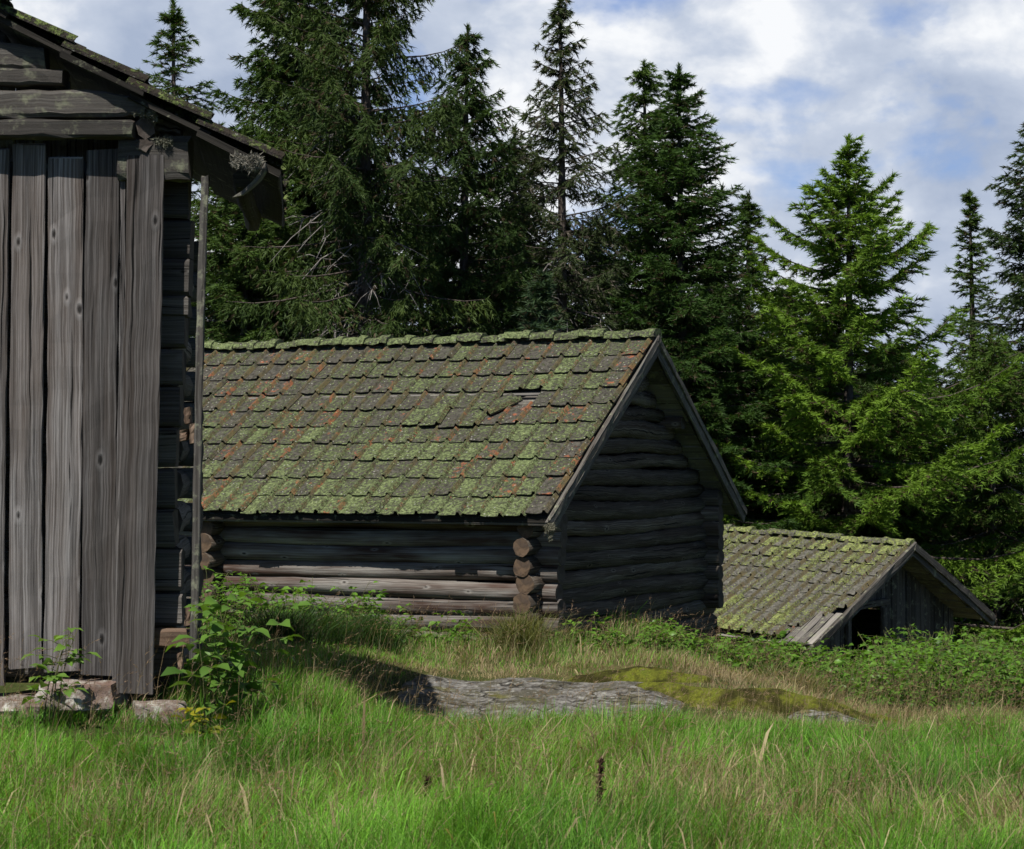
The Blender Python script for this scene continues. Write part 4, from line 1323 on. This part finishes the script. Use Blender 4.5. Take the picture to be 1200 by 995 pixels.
def grass():
    rg = np.random.default_rng(77)
    VV = []; CC = []

    def field(n, ylo, yhi, hmul, wmul, margin=1.0):
        y = rg.uniform(ylo, yhi, n) if True else None
        x = rg.uniform(-1, 1, n) * (yhi * .24 + margin + .3)
        keep = np.abs(x) < y * .24 + margin
        x, y = x[keep], y[keep]
        # clumping
        cl = vnoise(x, y, 3.2, 4)
        keep = rg.random(len(x)) < .35 + .85 * cl
        keep &= ~in_buildings(x, y)
        rk = on_rock(x, y)
        keep &= (rk > 1.0) | (rg.random(len(x)) < np.clip(rk - .55, 0, 1) * .35)
        x, y = x[keep], y[keep]; rk = rk[keep]; cl = cl[keep]
        n = len(x)
        px = 600 + F * x / y
        # straw and brown patches
        big = vnoise(x, y, .55, 2); mid = vnoise(x, y, 1.7, 8)
        dry = .09 + .62 * np.clip(big * .6 + mid * .55 - .52, 0, 1) * 2
        py = 548 + F * (1.6 - ground_z(x, y)) / y
        dry = dry + .62 * np.exp(-((y - 17.9) / 1.2) ** 2) * S((x + 1.2) / 1.2)
        dry = dry + .5 * np.exp(-((x - 2.4) / .9) ** 2 - ((y - 13.6) / 1.0) ** 2) + .5 * S((x - .6) / 1.2) * np.exp(-((y - 15.8) / 1.5) ** 2)
        dry = dry + .34 * np.exp(-((x + 1.4) / .7) ** 2 - ((y - 9.3) / .8) ** 2) + .22 * np.exp(-((x - 1.0) / .5) ** 2 - ((y - 9.2) / .6) ** 2)
        dry = dry + .35 * np.exp(-((rk - 1.15) / .35) ** 2)
        dry = dry * (1 - .85 * np.exp(-((x + 1.9) / .9) ** 2 - ((y - 17.3) / 1.6) ** 2))
        isdry = rg.random(n) < dry
        h = (.15 + .26 * rg.random(n) ** 1.2) * (.7 + .7 * cl) * hmul
        h *= np.where(rk < 1.6, .38, np.where(rk < 3.0, .62, 1.0)) * (1 - .38 * np.exp(-((y - 17.6) / 1.3) ** 2))
        h *= 1 - .42 * np.exp(-((y - 13.6) / 1.2) ** 2) * S((x + 1.4) / .6)
        h *= 1 - .72 * S((-x - 1.1) / .6) * np.exp(-((y - 11.4) / .7) ** 2)
        h *= 1 - .5 * S((x - .2) / .5) * (1 - S((x - 3.2) / .8)) * np.exp(-((y - 14.5) / .8) ** 2)
        for dx_, dy_ in DOCKS: h *= 1 - .55 * np.exp(-((x - dx_) / .10) ** 2) * np.exp(-((y - dy_ + .35) / .5) ** 2)
        h = np.where(isdry, h * rg.uniform(.8, 1.35, n), h)
        w = (.0011 + .0013 * rg.random(n)) * wmul
        w = np.where(isdry, w * np.where(rg.random(n) < .08, 2.4, .7), w) * np.where(rg.random(n) < .06, 2.3, 1.0)
        lean = np.clip(rg.normal(.45, .25, n), .05, 1.1)
        sway = vnoise(x, y, .9, 6) * 2.2 - 1.1
        ld = sway + (vnoise(x, y, 5.5, 31) - .5) * 7 + rg.normal(0, .7, n)                       # mostly bent to the right
        g = rg.random(n)[:, None]
        tone = np.clip(vnoise(x, y, 1.1, 12) * 1.1 - .05 + rg.normal(0, .18, n), 0, 1)[:, None]
        green = np.array((.05, .15, .020)) * (1 - g) + np.array((.17, .42, .045)) * g
        green = green * (.66 + .6 * tone) + np.array((.035, .02, 0)) * tone
        straw = np.array((.20, .148, .08)) * (1 - g) + np.array((.50, .41, .24)) * g
        c = np.where(isdry[:, None], straw, green)
        V, C = blades(x, y, h, w, ld, lean, c, rg)
        VV.append(V); CC.append(C)

    field(400000, 7.6, 13.2, .74, 1.0, 2.6)
    field(215000, 13.2, 18.0, .50, 1.15, 2.6)
    field(115000, 18.0, 23.0, .48, 1.4, 2.4)
    field(14000, 23.0, 32.0, .9, 2.6, 1.5)
    field(26000, 32.0, 70.0, 1.0, 6.0, 2.0)
    V = np.concatenate(VV); C = np.concatenate(CC)
    n = len(V)
    q = np.array([0, 1, 3, 2, 2, 3, 5, 4, 4, 5, 6])
    idx = (np.arange(n)[:, None] * 7 + q[None]).ravel()
    me = big_mesh('meadow_grass', V.reshape(-1, 3), np.tile([4, 4, 3], n), idx, [M['blade']], C)
    o = link(bpy.data.objects.new('meadow_grass', me))
    tag(o, 'long unmown meadow grass, green with straw coloured patches', 'grass', None, 'stuff')
    # taller flowering culms with feathery heads
    n = 4800
    y = rg.uniform(8, 20.5, n); x = rg.uniform(-1, 1, n) * (y * .24 + .6)
    k = (~in_buildings(x, y)) & (on_rock(x, y) > 1.3) & (rg.random(n) < .3 + .9 * vnoise(x, y, .7, 21))
    x, y = x[k], y[k]; n = len(x)
    h = rg.uniform(.32, .58, n); ld = rg.normal(.1, 1.0, n); lean = np.clip(rg.normal(.4, .2, n), .08, .9)
    c = np.array((.20, .15, .08)) * rg.uniform(.6, 1.5, (n, 1)) * np.array((1, 1, 1))
    V, C = blades(x, y, h, np.full(n, .0011), ld, lean, c, rg)
    tips = V[:, 6]; d = nrms(V[:, 6] - (V[:, 4] + V[:, 5]) / 2)
    m = 10
    t = rg.uniform(-.10, .02, (n, m, 1))
    bs = tips[:, None] + d[:, None] * t
    fd = nrms(d[:, None] + rg.normal(0, .45, (n, m, 3))); lg = rg.uniform(.012, .032, (n, m, 1))
    wv = nrms(np.cross(fd, rg.normal(0, 1, (n, m, 3)))) * .0016
    tri = np.stack([bs - wv, bs + wv, bs + fd * lg], 2).reshape(-1, 3)
    hc = np.repeat(np.repeat(np.array((.23, .155, .10))[None] * rg.uniform(.6, 1.5, (n, 1)), m, 0), 3, 0)
    V7 = V.reshape(-1, 3)
    idx = np.concatenate([(np.arange(n)[:, None] * 7 + q[None]).ravel(), np.arange(len(tri)) + len(V7)])
    me = big_mesh('flowering_grass', np.concatenate([V7, tri]), np.concatenate([np.tile([4, 4, 3], n), np.full(len(tri) // 3, 3)]), idx, [M['blade']], np.concatenate([C, hc]))
    o = link(bpy.data.objects.new('flowering_grass', me))
    tag(o, 'thin straw coloured flowering grass stalks above the green meadow grass', 'grass', None, 'stuff')


grass()


# dark sedge tussocks in the shade between shed and cabin
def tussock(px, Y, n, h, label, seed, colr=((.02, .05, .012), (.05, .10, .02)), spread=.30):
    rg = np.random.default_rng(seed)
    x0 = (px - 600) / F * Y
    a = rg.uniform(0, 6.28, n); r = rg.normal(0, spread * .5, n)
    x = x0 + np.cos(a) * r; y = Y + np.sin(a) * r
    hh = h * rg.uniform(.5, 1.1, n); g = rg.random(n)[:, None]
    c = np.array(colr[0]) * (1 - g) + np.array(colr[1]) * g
    V, C = blades(x, y, hh, rg.uniform(.002, .0042, n), a + rg.normal(0, .5, n), np.clip(rg.normal(.6, .25, n), .1, 1.1), c, rg)
    q = np.array([0, 1, 3, 2, 2, 3, 5, 4, 4, 5, 6])
    idx = (np.arange(n)[:, None] * 7 + q[None]).ravel()
    z0 = float(ground_z(x0, Y))
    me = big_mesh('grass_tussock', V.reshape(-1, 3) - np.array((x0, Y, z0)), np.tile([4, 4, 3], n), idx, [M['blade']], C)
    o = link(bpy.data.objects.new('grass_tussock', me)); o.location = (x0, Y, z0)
    return tag(o, label, 'tussock')


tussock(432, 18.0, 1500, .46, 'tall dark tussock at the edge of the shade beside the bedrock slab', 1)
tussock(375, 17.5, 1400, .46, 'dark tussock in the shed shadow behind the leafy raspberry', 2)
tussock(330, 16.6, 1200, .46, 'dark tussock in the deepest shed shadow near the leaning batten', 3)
tussock(610, 19.2, 1100, .50, 'pale bushy tussock before the crossed log ends', 4, ((.06, .085, .02), (.2, .2, .07)), .4)
tussock(940, 18.6, 1000, .45, 'straw coloured tussock on the brow before the low shed', 5, ((.08, .10, .03), (.3, .25, .12)), .45)


# ------------------------------------------------------------------ dry dock stalks in the foreground
def dock(px, py_top, py_bot, Y, label, seed):
    rg = np.random.default_rng(seed)
    t = P(px + 5, py_top, Y); b = P(px, py_bot, Y); x, y = b[0], Y
    t = t + UP * .0
    gz = float(ground_z(x, y)); b = np.array((x, y, gz))
    root = thing('dock_stalk', b, label, 'plant', 'dry dock stalks in the meadow')
    pts = [b + (t - b) * s + np.array((.008 * math.sin(5 * s), 0, 0)) for s in np.linspace(0, 1, 9)]
    mb = MB(); mb.tube(pts, .0075, .004, n=5)
    mb.build('stem', M['stalk'], root)
    mb = MB()
    for k in range(300):
        s = rg.uniform(.12, 1.0)
        if abs(math.sin(s * 16)) < .25 and s < .8: continue
        c = b + (t - b) * s + rg.normal(0, .0065, 3)
        d = nrm(rg.normal(0, 1, 3) + UP * .4) * .012
        mb.tube([c, c + d * .5, c + d], .0035, .0015, n=4)
    mb.build('seed_head', M['stalk'], root)


dock(700, 888, 1000, 9.7, 'tall dark brown dry dock stalk standing in the foreground grass', 1)
dock(497, 912, 985, 9.9, 'short broken brown dock stalk left of the tall one', 2)

# ------------------------------------------------------------------ light and sky
AZ, EL = R(22.5), R(55.5)            # sun behind the camera to the left
sdir = Vector((-math.sin(AZ) * math.cos(EL), -math.cos(AZ) * math.cos(EL), math.sin(EL)))
sun_d = bpy.data.lights.new('sun', 'SUN'); sun_d.energy = 5.0; sun_d.angle = R(.5); sun_d.color = (1.0, .955, .88)
sun = bpy.data.objects.new('sun', sun_d); sun.rotation_euler = sdir.to_track_quat('Z', 'Y').to_euler(); sun.location = (-10, -10, 30)
col.objects.link(sun)

world = bpy.data.worlds.new('World'); scene.world = world; world.use_nodes = True
wt = world.node_tree; wt.nodes.clear()
wn = NT.__new__(NT); wn.t = wt
wout = wn.n('ShaderNodeOutputWorld')
sky = wn.n('ShaderNodeTexSky'); sky.sky_type = 'NISHITA'; sky.sun_disc = False
sky.sun_elevation = EL; sky.sun_rotation = math.pi + AZ; sky.air_density = 1.0; sky.dust_density = .6; sky.ozone_density = 2.0
bg1 = wn.n('ShaderNodeBackground'); bg1.inputs[1].default_value = .05
tc = wn.n('ShaderNodeTexCoord').outputs['Generated']
sp = wn.n('ShaderNodeSeparateXYZ'); wn.l(tc, sp.inputs[0])
tint = wn.ramp(sp.outputs[2], [(.22, (.78, 1.16, 1.85)), (.45, (.85, .74, .56))])
wn.l(wn.mix(1.0, sky.outputs[0], tint, 'MULTIPLY'), bg1.inputs[0])
nA = wn.noise(wn.mapping(tc, (7.5, 7.5, 13), (4.6, 1.2, 3.3)), 1, 9, .52, .25)
nB = wn.noise(wn.mapping(tc, (17, 17, 26), (5.3, 1.4, .7)), 1, 7, .55, .2)
nC = wn.noise(wn.mapping(tc, (6, 6, 9), (9.1, 3.4, 4.7)), 1, 6, .5)
d0 = wn.math('ADD', wn.math('MULTIPLY', nA, .8), wn.math('MULTIPLY', nB, .2))
# a clearer hole between the clouds, low in the north-east
hd = nrm(P(1035, 165, 100) - CAM)
dp = wn.n('ShaderNodeVectorMath', operation='DOT_PRODUCT'); wn.l(tc, dp.inputs[0]); dp.inputs[1].default_value = tuple(hd)
hole = wn.ramp(dp.outputs['Value'], [(.9984, 0.0), (.9999, 1.0)])
d1 = wn.math('SUBTRACT', d0, wn.math('MULTIPLY', hole, .085))
# more open sky overhead and behind the camera
clear = wn.math('ADD', wn.ramp(sp.outputs[2], [(.26, 0.0), (.5, .35)]), wn.ramp(sp.outputs[1], [(.1, .35), (.7, 0.0)]))
d1 = wn.math('SUBTRACT', d1, clear)
cf = wn.ramp(d1, [(.275, 0.0), (.405, 1.0)])
ccol = wn.ramp(wn.math('ADD', wn.math('MULTIPLY', nB, .5), wn.math('MULTIPLY', nC, .5)), [(.38, (.42, .50, .66)), (.49, (.60, .67, .80)), (.58, (1.0, 1.02, 1.05))])
bg2 = wn.n('ShaderNodeBackground'); bg2.inputs[1].default_value = .74
wn.l(ccol, bg2.inputs[0])
mx = wn.n('ShaderNodeMixShader'); wn.l(cf, mx.inputs[0]); wn.l(bg1.outputs[0], mx.inputs[1]); wn.l(bg2.outputs[0], mx.inputs[2])
wn.l(mx.outputs[0], wout.inputs[0])

scene.view_settings.view_transform = 'Standard'
scene.view_settings.look = 'None'
scene.view_settings.exposure = .35
scene.view_settings.gamma = 1.0
scene.view_settings.use_curve_mapping = False
scene.render.engine = 'CYCLES'
scene.cycles.use_denoising = True
scene.cycles.max_bounces = 6
scene.cycles.transparent_max_bounces = 4
